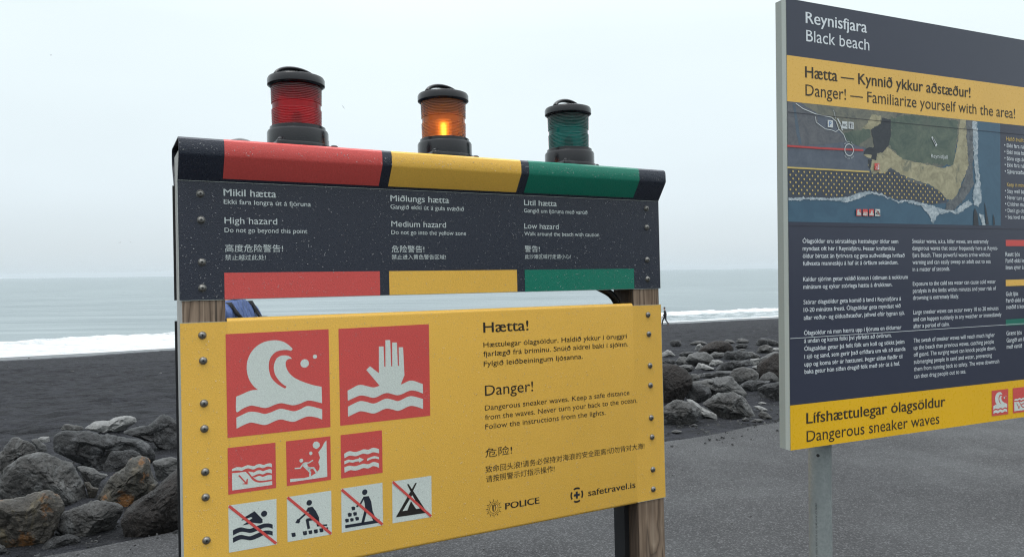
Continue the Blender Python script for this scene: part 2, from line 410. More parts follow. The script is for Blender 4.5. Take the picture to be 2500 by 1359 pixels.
# ---------------------------------------------------------------- text
_fc = bpy.data.curves.new('text', 'FONT'); _fo = bpy.data.objects.new('text', _fc); COL.objects.link(_fo); _fc.resolution_u = 3
_tcache = {}
XH, CAP = .45, .682
def text_geo(body, bold=0.):
    """lettering outline with a larger x-height than the built-in face; bold = shifted overlaid copies"""
    if body not in _tcache:
        _fc.body = body
        bpy.context.view_layer.update()
        me = bpy.data.meshes.new_from_object(_fo.evaluated_get(bpy.context.evaluated_depsgraph_get()))
        def fy(y):
            if y <= 0: return y*.92
            return y*XH2/XH if y < XH else XH2+(y-XH)*(CAP-XH2)/(CAP-XH) if y < CAP else y
        cj = any(ord(c) > 0x3000 for c in body)
        vs = [(v.co.x, v.co.y if cj else fy(v.co.y)) for v in me.vertices]; fs = [tuple(p.vertices) for p in me.polygons]
        bpy.data.meshes.remove(me); _tcache[body] = (vs, fs)
    return _tcache[body]
_fc.body = 'x'; bpy.context.view_layer.update(); _me = bpy.data.meshes.new_from_object(_fo.evaluated_get(bpy.context.evaluated_depsgraph_get()))
XH = max(v.co.y for v in _me.vertices); XH2 = .50
def is_cjk(t): return any(ord(c) > 0x3000 for c in t)

class Board:
    """a flat sign plane in the world, seen through the camera's calibration"""
    def __init__(s, O, yaw_axes, a0):
        s.O = Vector(O) + EYE; s.U, s.V = [Vector(k).normalized() for k in yaw_axes]; s.N = s.V.cross(s.U); s.a0 = a0
        s.b0 = (-s.O.z - s.U.z*a0)/s.V.z
    def at(s, px, py, y=0):
        d = ray(px, py); t = ((s.O+s.N*y-EYE) @ s.N)/(d @ s.N); P = EYE+d*t-s.O; return (P @ s.U, P @ s.V)
    def off(s): return (s.a0, 0, s.b0)
    def root(s, name):
        e = bpy.data.objects.new(name, None); COL.objects.link(e)
        mm = Matrix((s.U, s.N, s.V)).transposed().to_4x4(); mm.translation = s.O + s.U*s.a0 + s.V*s.b0
        e.matrix_world = mm; s.r = e; return e
    def build(s, mb, name, mats, parent=None, smooth=None): return mb.build(name, mats, parent or s.r, s.off(), smooth)
    def a_of(s, x1, b):       # a such that (a, b) projects on column x1
        lo, hi = -1., 4.
        for _ in range(50):
            c = (lo+hi)/2; P = s.O+s.U*c+s.V*b-EYE
            if PW/2+FOC*(P @ CR)/(P @ CF) < x1: lo = c
            else: hi = c
        return lo
    def text(s, mb, body, p0, x1, cap, y, bold=0., mi=0):
        a, bb = s.at(*p0); a1 = s.a_of(x1, bb); hh = s.at(p0[0], p0[1]-cap)[1]-bb
        vs, fs = text_geo(body, bold)
        x0 = min(v[0] for v in vs); x2 = max(v[0] for v in vs)
        k = hh/(.86 if is_cjk(body) else .682); sx = (a1-a)/(x2-x0)
        ff = []
        for f in fs:
            (ax, ay), (bx, by), (cx, cy) = [vs[i] for i in f[:3]]
            ff.append(f if (bx-ax)*(cy-ay)-(by-ay)*(cx-ax) > 0 else tuple(reversed(f)))
        for i, dx in enumerate((-bold, 0, bold) if bold else (0,)):
            mb.add([(a+(v[0]-x0)*sx+dx*k, y-.00006*i, bb+v[1]*k) for v in vs], ff, mi)
BOLD = .015
def smooth_closed(pts, sharp=(), n=5):
    """Catmull-Rom through pts (closed); indices in sharp stay corners"""
    out = []; k = len(pts)
    for i in range(k):
        p1 = Vector(pts[i]); p2 = Vector(pts[(i+1) % k])
        p0 = Vector(pts[i-1]) if i not in sharp else p1; p3 = Vector(pts[(i+2) % k]) if (i+1) % k not in sharp else p2
        for j in range(n):
            t = j/n
            out.append(tuple(.5*((2*p1)+(p2-p0)*t+(2*p0-5*p1+4*p2-p3)*t*t+(3*p1-p0-3*p2+p3)*t**3)))
    return out

# ---------------------------------------------------------------- hazard sign
B1 = Board((-.95339, 2.5, -.19493), ((.87806117, .47854493, -.0018262), (-.00974661, .02169869, .99971705)), .85)
sign = tag(B1.root('hazard_sign'), 'yellow and dark warning sign on timber posts with three coloured beacons on top', 'warning sign')
AL, AR, BT, BB = -.138, 1.8455, .0402, -.8192
HB, HT = .1143, .505
z0 = B1.b0
# posts
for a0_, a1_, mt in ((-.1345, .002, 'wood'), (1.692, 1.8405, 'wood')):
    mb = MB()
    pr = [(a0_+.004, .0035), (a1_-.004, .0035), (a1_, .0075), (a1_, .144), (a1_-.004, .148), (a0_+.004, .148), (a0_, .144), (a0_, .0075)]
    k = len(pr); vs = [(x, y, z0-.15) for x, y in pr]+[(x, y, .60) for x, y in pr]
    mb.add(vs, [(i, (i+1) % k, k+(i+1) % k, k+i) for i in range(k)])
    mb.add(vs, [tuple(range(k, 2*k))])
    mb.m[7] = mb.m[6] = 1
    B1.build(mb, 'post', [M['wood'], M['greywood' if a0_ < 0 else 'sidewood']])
# yellow panel: face between the posts has rolled lips top and bottom
def rolled(b_top, b_bot, r=.013, depth=.03):
    p = [(depth, b_top)]
    p += [(r-r*math.sin(R(t)), b_top-r+r*math.cos(R(t))) for t in range(0, 91, 15)]
    p += [(r-r*math.cos(R(t)), b_bot+r-r*math.sin(R(t))) for t in range(0, 91, 15)]
    p += [(depth, b_bot)]
    return p
mb = MB()
pf = rolled(BT+.011, BB-.006)
mb.extrude_x(pf, .006, 1.688, closed=False)
q = [(y+.002 if y < .02 else y, b_-(.002 if b_ > -.4 else -.002)) for y, b_ in pf]
mb.extrude_x(q[::-1], .006, 1.688, closed=False)
mb.box((AL, .0004, BB), (.0058, .0034, BT)); mb.box((1.6882, .0004, BB), (AR, .0034, BT))
panel = B1.build(mb, 'warning_panel', M['yellow'], smooth=40)
for p, q in (((AL-.0012, .0002, BB-.001), (AL-.0002, .0036, BT+.001)), ((AR+.0002, .0002, BB-.001), (AR+.0012, .0036, BT+.001)), ((AL, .0002, BT+.0002), (.0055, .0036, BT+.0014)), ((1.689, .0002, BT+.0002), (AR, .0036, BT+.0014)), ((1.689, .0002, BB-.0014), (AR, .0036, BB-.0002))):
    mb = MB(); mb.box(p, q); B1.build(mb, 'bare_edge', M['bead'], panel)
# back panels
mb = MB(); mb.box((AL-.004, .1485, BB), (AR+.004, .1525, BT+.004)); mb.box((.003, .140, BT-.02), (1.69, .1484, BT+.0035))
B1.build(mb, 'back_panel', M['blackmatte'])
mb = MB(); mb.box((1.6665, .070, z0-.1), (1.6915, .147, BB+.02)); B1.build(mb, 'steel_angle', M['blackmatte'])
mb = MB(); mb.box((AL-.004, .1485, HB), (AR+.004, .1525, HT)); B1.build(mb, 'back_panel', M['blackmatte'])
# header
mb = MB(); mb.box((AL, .0002, HB), (AR, .0034, HT)); header = B1.build(mb, 'header_panel', M['navy'])
for p, q in (((AL, .0001, HB-.0014), (AR, .0036, HB-.0002)), ((AL-.0012, .0001, HB-.0014), (AL-.0002, .0036, HT)), ((AR+.0002, .0001, HB-.0014), (AR+.0012, .0036, HT))):
    mb = MB(); mb.box(p, q); B1.build(mb, 'bare_edge', M['bead'], header)
# hood: folded sheet over the top, mirrored behind
def hood_prof(g=0.):
    p = [(-.001-g, HT), (-.052-g, .578-g*.3), (-.0555-g, .586)]
    p += [(-.0545-g, .618), (-.051-g, .631+g*.4), (-.042-g*.5, .638+g)]
    return p
front = hood_prof(); back = [(.149-y, z) for y, z in front][::-1]
outer = front+back; inner = [(y+(.003 if y < .07 else -.003), z-(.0035 if z > .63 else 0)) for y, z in outer]
mb = MB(); mb.extrude_x(outer, AL, AR, closed=False); mb.extrude_x(inner[::-1], AL, AR, closed=False)
for x in (AL, AR):
    k = len(outer); mb.add([(x, y, z) for y, z in outer]+[(x, y, z) for y, z in inner], [(i, i+1, k+i+1, k+i) for i in range(k-1)])
hood = B1.build(mb, 'hood', M['navy'], smooth=28)
mb = MB(); mb.box((AL+.001, -.0016, HT-.0016), (AR-.001, -.0002, HT-.0004)); B1.build(mb, 'seam', M['bead'], hood)
bands = [(548.4, 928, 'red'), (951, 1262.8, 'yellow'), (1281.9, 1548.3, 'green')]
bt = B1.at(548.2, 665.5)[1]
for x0, x1, c in bands:
    a0_ = B1.a_of(x0, .12); a1_ = B1.a_of(x1, .12)
    mb = MB(); mb.box((a0_, -.0008, HB+.0005), (a1_, .0001, bt)); tag(B1.build(mb, 'colour_band', M[c], header), f'{c} colour band along the foot of the header')
    g = hood_prof(.0007); g[0] = (-.0078, .5140); mb = MB(); mb.extrude_x(g, a0_, a1_, closed=False)
    tag(B1.build(mb, 'colour_band', M[c], hood, smooth=28), f'{c} colour band wrapped over the hood')

C1 = lambda x, y: B1.at(420+x*.272, 760+y*.272)
C2 = lambda x, y: B1.at(420+x*.272, 1020+y*.272)
class Pic:
    """one pictogram: background square, symbol, bar, traced in the plane of the panel"""
    def __init__(s, corners, bg, fg, tr, label):
        s.mb = MB(); s.mats = [M[bg], M[fg], M['slash'], M[bg]]; s.tr = tr; s.label = label
        s.c = [tr(*p) for p in corners]; s.mb.poly(s.c, -.0005, 0)
    def P(s, pts, sharp=None, mi=1, y=-.0010, n=5):
        pts = [s.tr(*p) for p in pts]
        if sharp is not None: pts = smooth_closed(pts, sharp, n)
        s.mb.poly(pts, y, mi)
    def D(s, c, r, mi=1, y=-.0010):
        a, b_ = s.tr(*c); k = s.tr(c[0], c[1]+r); s.mb.disc((a, b_), abs(k[1]-b_), y, mi)
    def Ln(s, pts, w, mi=1, y=-.0010):
        q = [s.tr(*p) for p in pts]; k = s.tr(pts[0][0], pts[0][1]+w); s.mb.line(q, abs(k[1]-q[0][1]), y, mi)
    def done(s, brd, parent): return tag(brd.build(s.mb, 'pictogram', s.mats, parent), s.label)
wave_main = [(575,763),(640,735),(690,713),(730,703),(772,702),(735,672),(700,625),(677,565),(670,495),(680,430),(710,365),(760,310),(830,272),(920,257),(990,268),(1040,295),(1083,335),(1067,353),(1040,345),(990,346),(940,358),(900,390),(875,435),(868,500),(878,560),(900,605),(940,645),(985,675),(1015,690),(1028,672),(990,648),(955,612),(925,565),(913,510),(918,465),(940,420),(975,397),(1020,393),(1055,403),(1077,424),(1055,424),(1035,432),(1020,455),(1022,490),(1040,535),(1075,575),(1120,605),(1190,635),(1270,660),(1342,674),(1346,822),(1300,810),(1240,798),(1200,803),(1150,825),(1090,840),(1030,830),(980,821),(930,832),(860,860),(820,863),(760,850),(710,843),(660,858),(620,878),(576,897)]
wave_sharp = {0, 4, 16, 17, 28, 29, 39, 49, 50, 64}
wave_foot = [(577,950),(630,925),(680,902),(720,897),(770,903),(830,917),(880,905),(940,880),(980,871),(1030,880),(1090,893),(1140,880),(1200,850),(1240,848),(1300,862),(1347,876),(1347,968),(1300,950),(1240,940),(1200,945),(1150,965),(1090,988),(1030,978),(980,967),(930,978),(860,1010),(820,1016),(760,1003),(710,995),(670,1005),(620,1028),(579,1050)]
foot_sharp = {0, 15, 16, 31}
sq1 = [(480,203),(498,1133),(1422,1035),(1405,158)]
def pic_wave(tr):
    p = Pic(sq1, 'red', 'white', tr, 'red square with a pale breaking wave')
    p.P(wave_main, wave_sharp); p.P(wave_foot, foot_sharp); p.D((1190,465), 38); p.D((1282,404), 19); return p
hand = [(1575,708),(1620,685),(1660,663),(1700,657),(1750,668),(1810,680),(1862,664),(1743,523),(1776,490),(1856,552),(1856,313),(1898,313),(1904,495),(1915,495),(1914,256),(1957,256),(1966,491),(1976,491),(1975,277),(2017,277),(2026,487),(2036,487),(2034,320),(2073,320),(2085,570),(2052,655),(2085,640),(2130,620),(2170,622),(2210,635),(2250,650),(2252,735),(2200,715),(2150,707),(2110,718),(2060,742),(2020,750),(1970,738),(1930,730),(1890,740),(1840,765),(1800,773),(1750,760),(1700,752),(1660,762),(1577,800)]
hand_sharp = {0} | set(range(6, 27)) | {30, 31, 45}
hand_foot = [(1578,852),(1640,820),(1690,802),(1740,808),(1800,824),(1840,815),(1890,790),(1930,780),(1980,790),(2025,802),(2070,785),(2110,765),(2150,758),(2200,768),(2252,784),(2252,873),(2200,855),(2150,845),(2110,855),(2070,875),(2025,890),(1980,878),(1930,870),(1890,880),(1840,905),(1800,914),(1740,900),(1690,893),(1640,913),(1579,943)]
def pic_hand(tr):
    p = Pic([(1493,155),(1509,1024),(2317,934),(2305,113)], 'red', 'white', tr, 'red square with a pale hand rising from waves')
    p.P(hand, hand_sharp); p.P(hand_foot, {0, 14, 15, 29}); return p
def pic_under(tr):
    p = Pic([(498,267),(505,685),(934,625),(928,218)], 'red', 'white', tr, 'red square with layered waves and a downward arrow')
    p.P([(537,455),(575,440),(600,437),(625,440),(650,430),(680,420),(710,425),(735,428),(760,415),(790,410),(820,418),(850,408),(880,403),(896,410),(896,440),(870,432),(845,435),(815,447),(785,440),(760,445),(735,458),(710,455),(680,448),(650,458),(625,470),(600,468),(575,468),(537,475)], {0,13,14,27}, n=3)
    p.P([(683,478),(710,480),(735,485),(760,470),(790,465),(815,473),(850,462),(880,455),(896,463),(896,495),(870,488),(845,490),(815,503),(790,498),(760,503),(735,515),(716,521)], {0,8,9,16}, n=3)
    p.P([(728,528),(745,530),(765,520),(790,517),(815,525),(850,512),(880,507),(896,512),(896,548),(850,555),(800,560),(765,555),(740,540)], {0,7,8}, n=3)
    p.P([(537,493),(660,480),(690,510),(715,545),(745,567),(790,577),(850,570),(898,562),(899,597),(540,647)], {0,1,7,8,9}, n=3)
    p.P([(592,513),(608,509),(664,573),(668,548),(680,541),(678,592),(627,590),(640,583),(655,581)], mi=3, y=-.0014); return p
def pic_rock(tr):
    p = Pic([(1022,207),(1030,609),(1427,552),(1421,161)], 'red', 'white', tr, 'red square with a figure fleeing falling rocks by a cliff')
    p.P([(1385,198),(1393,525),(1060,573),(1060,543),(1180,537),(1240,522),(1290,492),(1320,460),(1325,430),(1312,395),(1328,355),(1312,305),(1345,262),(1365,220)])
    p.P([(1275,212),(1300,208),(1322,222),(1327,248),(1310,268),(1293,275),(1268,262),(1261,238)]); p.P([(1235,300),(1250,297),(1261,310),(1257,325),(1243,332),(1229,318)])
    p.D((1160,379), 17); p.P([(1172,402),(1200,393),(1212,408),(1218,430),(1250,445),(1238,470),(1210,466),(1185,440),(1170,425)])
    p.Ln([(1195,400),(1226,400),(1262,377)], 11); p.Ln([(1180,405),(1150,447),(1103,450)], 12); p.Ln([(1225,447),(1270,445),(1298,488)], 16); p.Ln([(1215,455),(1240,485),(1237,525)], 16); return p
def pic_current(tr):
    p = Pic([(1512,152),(1517,540),(1890,488),(1884,107)], 'red', 'white', tr, 'red square with wavy bands and a sideways arrow')
    p.P([(1545,318),(1575,300),(1600,295),(1640,302),(1680,293),(1720,278),(1760,282),(1800,265),(1830,268),(1857,277),(1857,315),(1830,308),(1800,305),(1760,322),(1720,317),(1690,325),(1650,340),(1600,335),(1575,342),(1547,358)], {0,9,10,19}, n=3)
    p.P([(1546,385),(1580,370),(1620,375),(1650,367),(1676,361),(1678,350),(1722,370),(1680,397),(1677,385),(1650,390),(1620,398),(1590,393),(1546,413)])
    p.P([(1750,363),(1790,345),(1820,338),(1857,348),(1857,368),(1825,360),(1790,365),(1750,383)])
    p.P([(1546,440),(1590,425),(1640,430),(1690,415),(1720,407),(1760,412),(1800,393),(1830,395),(1857,405),(1857,445),(1830,433),(1800,430),(1760,450),(1720,445),(1680,460),(1640,470),(1600,465),(1548,488)], {0,8,9,17}, n=3); return p
def pic_swim(tr):
    p = Pic([(505,782),(511,1205),(940,1130),(937,722)], 'white', 'inknavy', tr, 'pale square with a swimmer crossed out by a red bar')
    p.D((826,855), 27); p.P([(740,832),(812,905),(812,935),(790,943),(720,935),(680,950),(632,960),(722,893),(708,885),(622,918),(640,893)])
    for dy, k in ((0, 0), (67, 1)):
        p.P([(545,1005+dy),(580,987+dy),(620,977+dy),(660,985+dy),(700,990+dy),(740,975+dy),(790,955+dy-k*2),(830,943+dy-k*3),(870,942+dy-k*4),(903,952+dy-k*5),(903,990+dy-k*5),(870,978+dy-k*4),(830,980+dy-k*3),(790,995+dy),(740,1017+dy),(700,1027+dy),(660,1020+dy),(620,1017+dy),(580,1032+dy),(547,1050+dy)], {0,9,10,19}, n=3)
    p.Ln([(515,790),(930,1118)], 24, 2, -.0015); return p
def pic_dig(tr):
    p = Pic([(1030,707),(1037,1110),(1434,1040),(1428,648)], 'white', 'inknavy', tr, 'pale square with a kneeling digger crossed out by a red bar')
    p.D((1231,757), 25); p.P([(1216,800),(1260,792),(1290,830),(1318,885),(1326,965),(1300,968),(1292,915),(1255,905),(1225,850)])
    p.Ln([(1224,808),(1200,855),(1135,912)], 17); p.P([(1125,902),(1152,918),(1140,942),(1105,938)])
    p.Ln([(1300,897),(1212,910),(1226,985)], 25); p.Ln([(1305,962),(1388,957)], 15)
    for c, w in (((1090,1043),40),((1192,1028),40),((1241,1020),36),((1290,1012),38),((1340,1002),38),((1385,993),34)):
        x, y = c; h = w/2; p.P([(x-h,y-h*.7),(x+h*.8,y-h),(x+h,y+h*.6),(x+h*.3,y+h),(x-h*.7,y+h)])
    p.Ln([(1040,713),(1424,1032)], 24, 2, -.0015); return p
def pic_stack(tr):
    p = Pic([(1518,632),(1523,1026),(1894,958),(1888,576)], 'white', 'inknavy', tr, 'pale square with a stone stacker crossed out by a red bar')
    p.D((1729,662), 25); p.P([(1714,703),(1765,697),(1787,745),(1800,830),(1835,915),(1808,922),(1770,845),(1752,820),(1722,940),(1696,946),(1732,800),(1728,762)])
    p.Ln([(1722,710),(1690,768),(1658,790)], 16); p.P([(1553,958),(1830,912),(1862,903),(1862,935),(1555,985)])
    for c, w in (((1626,808),36),((1594,865),38),((1641,857),36),((1569,917),36),((1613,910),34),((1660,900),36)):
        x, y = c; h = w/2; p.P([(x-h,y-h*.6),(x-h*.1,y-h),(x+h,y-h*.7),(x+h*.9,y+h*.7),(x-h*.6,y+h)])
    p.Ln([(1525,643),(1884,948)], 24, 2, -.0015); return p
def pic_tent(tr):
    p = Pic([(1975,567),(1979,942),(2330,884),(2327,515)], 'white', 'ink', tr, 'pale square with a tent crossed out by a red bar')
    p.P([(2108,592),(2122,588),(2152,634),(2182,580),(2196,579),(2163,650),(2290,846),(2008,888),(2140,655)])
    p.P([(2155,688),(2068,832),(2222,808)], mi=0, y=-.0013); p.P([(2143,742),(2192,814),(2110,828)], mi=1, y=-.0016)
    p.Ln([(1983,573),(2320,874)], 22, 2, -.002); return p
pics = [(pic_wave, C1), (pic_hand, C1), (pic_under, C2), (pic_rock, C2), (pic_current, C2), (pic_swim, C2), (pic_dig, C2), (pic_stack, C2), (pic_tent, C2)]
for fn, tr in pics: fn(tr).done(B1, panel)

def block(brd, parent, lines, material, y=-.0006, label=None):
    mb = MB()
    for body, p0, x1, cap, bold in lines: brd.text(mb, body, p0, x1, cap, y, BOLD*bold*(.35 if cap < 13 else 1.))
    return tag(brd.build(mb, 'lettering', material, parent), label)
T = block
T(B1, header, [('Mikil hætta', (546.2,477.9), 674, 16.8, 1), ('Ekki fara lengra út á fjöruna', (546.2,497.7), 758.7, 11.2, 1)], M['letter'])
T(B1, header, [('High hazard', (548.2,545.8), 676.8, 15.4, 0), ('Do not go beyond this point', (548.2,566.8), 750.3, 10.8, 0)], M['letter'])
T(B1, header, [('高度危险警告!', (549.6,613.2), 690.7, 17.5, 0), ('禁止越过此处!', (549.6,633.5), 648.8, 12.4, 0)], M['letter'])
T(B1, header, [('Miðlungs hætta', (953.3,490.9), 1096, 14.6, 1), ('Gangið ekki út á gula svæðið', (953.3,509.6), 1132.4, 10.4, 1)], M['letter'])
T(B1, header, [('Medium hazard', (955.4,553.1), 1088.9, 13.6, 0), ('Do not go into the yellow zone', (955.4,571.7), 1137.7, 9.8, 0)], M['letter'])
T(B1, header, [('危险警告!', (956.2,614.6), 1036, 16, 0), ('禁止进入黄色警告区域!', (956.2,632.2), 1088, 11.2, 0)], M['letter'])
T(B1, header, [('Lítil hætta', (1279.5,501), 1358.9, 13.3, 1), ('Gangið um fjöruna með varúð', (1279.2,518.5), 1433.8, 9.5, 1)], M['letter'])
T(B1, header, [('Low hazard', (1280,557.8), 1363.9, 12.4, 0), ('Walk around the beach with caution', (1280,574.7), 1462.5, 9, 0)], M['letter'])
T(B1, header, [('警告!', (1281,613.6), 1317.4, 14.8, 0), ('此沙滩区域行走请小心!', (1281,630.8), 1393, 10.4, 0)], M['letter'])
K7 = lambda x, y: (1100+x/4.2465, 740+y/4.2465)
K8 = lambda x, y: (1100+x/4.2607, 1040+y/4.2607)
def tl(body, K, x0, y0, x1, cap, bold, sc): return (body, K(x0, y0), K(x1, 0)[0], cap/sc, bold)
T(B1, panel, [tl('Hætta!', K7, 341, 303, 806, 104, 1, 4.2465)], M['ink'])
T(B1, panel, [tl('Hættulegar ólagsöldur. Haldið ykkur í öruggri', K7, 341, 456, 1826, 51, 1, 4.2465), tl('fjarlægð frá briminu. Snúið aldrei baki í sjóinn.', K7, 341, 549, 1840, 51, 1, 4.2465), tl('Fylgið leiðbeiningum ljósanna.', K7, 344, 652, 1369, 51, 1, 4.2465)], M['ink'])
T(B1, panel, [tl('Danger!', K7, 357, 958, 856, 106, 0, 4.2465)], M['ink'])
T(B1, panel, [tl('Dangerous sneaker waves. Keep a safe distance', K7, 356, 1110, 1854, 52, 0, 4.2465), tl('from the waves. Never turn your back to the ocean.', K7, 358, 1208, 1935, 52, 0, 4.2465), tl('Follow the instructions from the lights.', K7, 360, 1305, 1605, 52, 0, 4.2465)], M['ink'])
T(B1, panel, [tl('危险!', K8, 362, 318, 640, 88, 0, 4.2607)], M['ink'])
T(B1, panel, [tl('致命回头浪!请务必保持对海浪的安全距离!切勿背对大海!', K8, 364, 478, 2016, 66, 0, 4.2607), tl('请按照警示灯指示操作!', K8, 368, 578, 1082, 66, 0, 4.2607)], M['ink'])
T(B1, panel, [('POLICE', K8(570, 862), K8(922, 0)[0], 62/4.26*1.05, 2.2)], M['ink'])
T(B1, panel, [tl('safetravel.is', K8, 1432, 724, 1922, 62, 1, 4.2607)], M['ink'])
# emblems
mb = MB(); ca, cb = B1.at(*K8(450, 850)); r1 = abs(B1.at(*K8(450, 950))[1]-cb)
for k in range(24):
    t = 2*math.pi*k/24; ro = r1*(1. if k % 2 == 0 else .82); w = .10
    mb.poly([(ca+r1*.62*math.cos(t-w), cb+r1*.62*math.sin(t-w)), (ca+ro*.86*math.cos(t-.035), cb+ro*.86*math.sin(t-.035)), (ca+ro*math.cos(t), cb+ro*math.sin(t)), (ca+ro*.80*math.cos(t+.05), cb+ro*.80*math.sin(t+.05)), (ca+r1*.66*math.cos(t+.03), cb+r1*.66*math.sin(t+.03))], -.0006)
mb.ring((ca, cb), r1*.49, r1*.53, -.0006)
mb.poly([(ca-r1*.2, cb+r1*.26), (ca-r1*.02, cb+r1*.26), (ca-r1*.02, cb-r1*.36), (ca-r1*.16, cb-r1*.22)], -.0006)
mb.line([(ca+r1*.04, cb+r1*.26), (ca+r1*.2, cb+r1*.26), (ca+r1*.17, cb-r1*.2), (ca+r1*.03, cb-r1*.34)], r1*.06, -.0006)
mb.line([(ca-r1*.24, cb+r1*.38), (ca-r1*.1, cb+r1*.3), (ca+r1*.1, cb+r1*.38), (ca+r1*.24, cb+r1*.3)], r1*.06, -.0006)
tag(B1.build(mb, 'emblem', M['ink'], panel), 'rayed star badge beside the word POLICE')
mb = MB(); ca, cb = B1.at(*K8(1313, 712)); r1 = abs(B1.at(*K8(1313, 792))[1]-cb)
for k in range(4): mb.ring((ca, cb), r1*.76, r1, -.0006, math.pi/2*k-.55, math.pi/2*k+.55)
mb.poly([(ca-.15*r1, cb-.46*r1), (ca+.15*r1, cb-.46*r1), (ca+.15*r1, cb+.46*r1), (ca-.15*r1, cb+.46*r1)], -.0006, 1)
mb.poly([(ca-.46*r1, cb-.15*r1), (ca-.151*r1, cb-.15*r1), (ca-.151*r1, cb+.15*r1), (ca-.46*r1, cb+.15*r1)], -.0006, 1)
mb.poly([(ca+.151*r1, cb-.15*r1), (ca+.46*r1, cb-.15*r1), (ca+.46*r1, cb+.15*r1), (ca+.151*r1, cb+.15*r1)], -.0006, 1)
tag(B1.build(mb, 'emblem', [M['ink'], M['inknavy']], panel), 'lifebuoy ring with a cross inside')
# screws
def screw_mesh():
    mb = MB(); r = .0118
    vs = []; seg = 20
    pr = [(r*1.10, -.0002), (r*1.07, -.0012), (r, -.0014), (r*.92, -.0042), (r*.7, -.0068), (r*.38, -.0082), (r*.30, -.0083)]
    for q, y in pr:
        for k in range(seg): t = 2*math.pi*k/seg; vs.append((q*math.cos(t), y, q*math.sin(t)))
    n = len(pr); fs = [(i*seg+k, (i+1)*seg+k, (i+1)*seg+(k+1) % seg, i*seg+(k+1) % seg)[::-1] for i in range(n-1) for k in range(seg)]
    mb.add(vs, fs); 
    vs = [(r*.30*math.cos(2*math.pi*k/6), -.0084, r*.30*math.sin(2*math.pi*k/6)) for k in range(6)]
    mb.add(vs, [tuple(range(6))], 1)
    return mb
proto = None
def screws(pts, parent):
    global proto
    for px in pts:
        a, b_ = B1.at(*px)
        if proto is None: o = proto = screw_mesh().build('screw', [M['steel'], M['socket']], parent, smooth=50)
        else: o = proto.copy(); COL.objects.link(o); o.parent = parent
        o.location = (a-B1.a0, 0, b_-B1.b0); o.rotation_euler = (0, random.random()*2, 0)
screws([(489,473),(491,537),(493,640),(494,703),(1578,509),(1579,555),(1580,634),(1581,681)], header)
screws([(494,818),(496,880),(498,984),(499,1046),(501,1151),(502,1213),(504,1318),(1582,768),(1584,815),(1587,892),(1588,940),(1590,1019),(1592,1066),(1594,1145),(1595,1193)], panel)
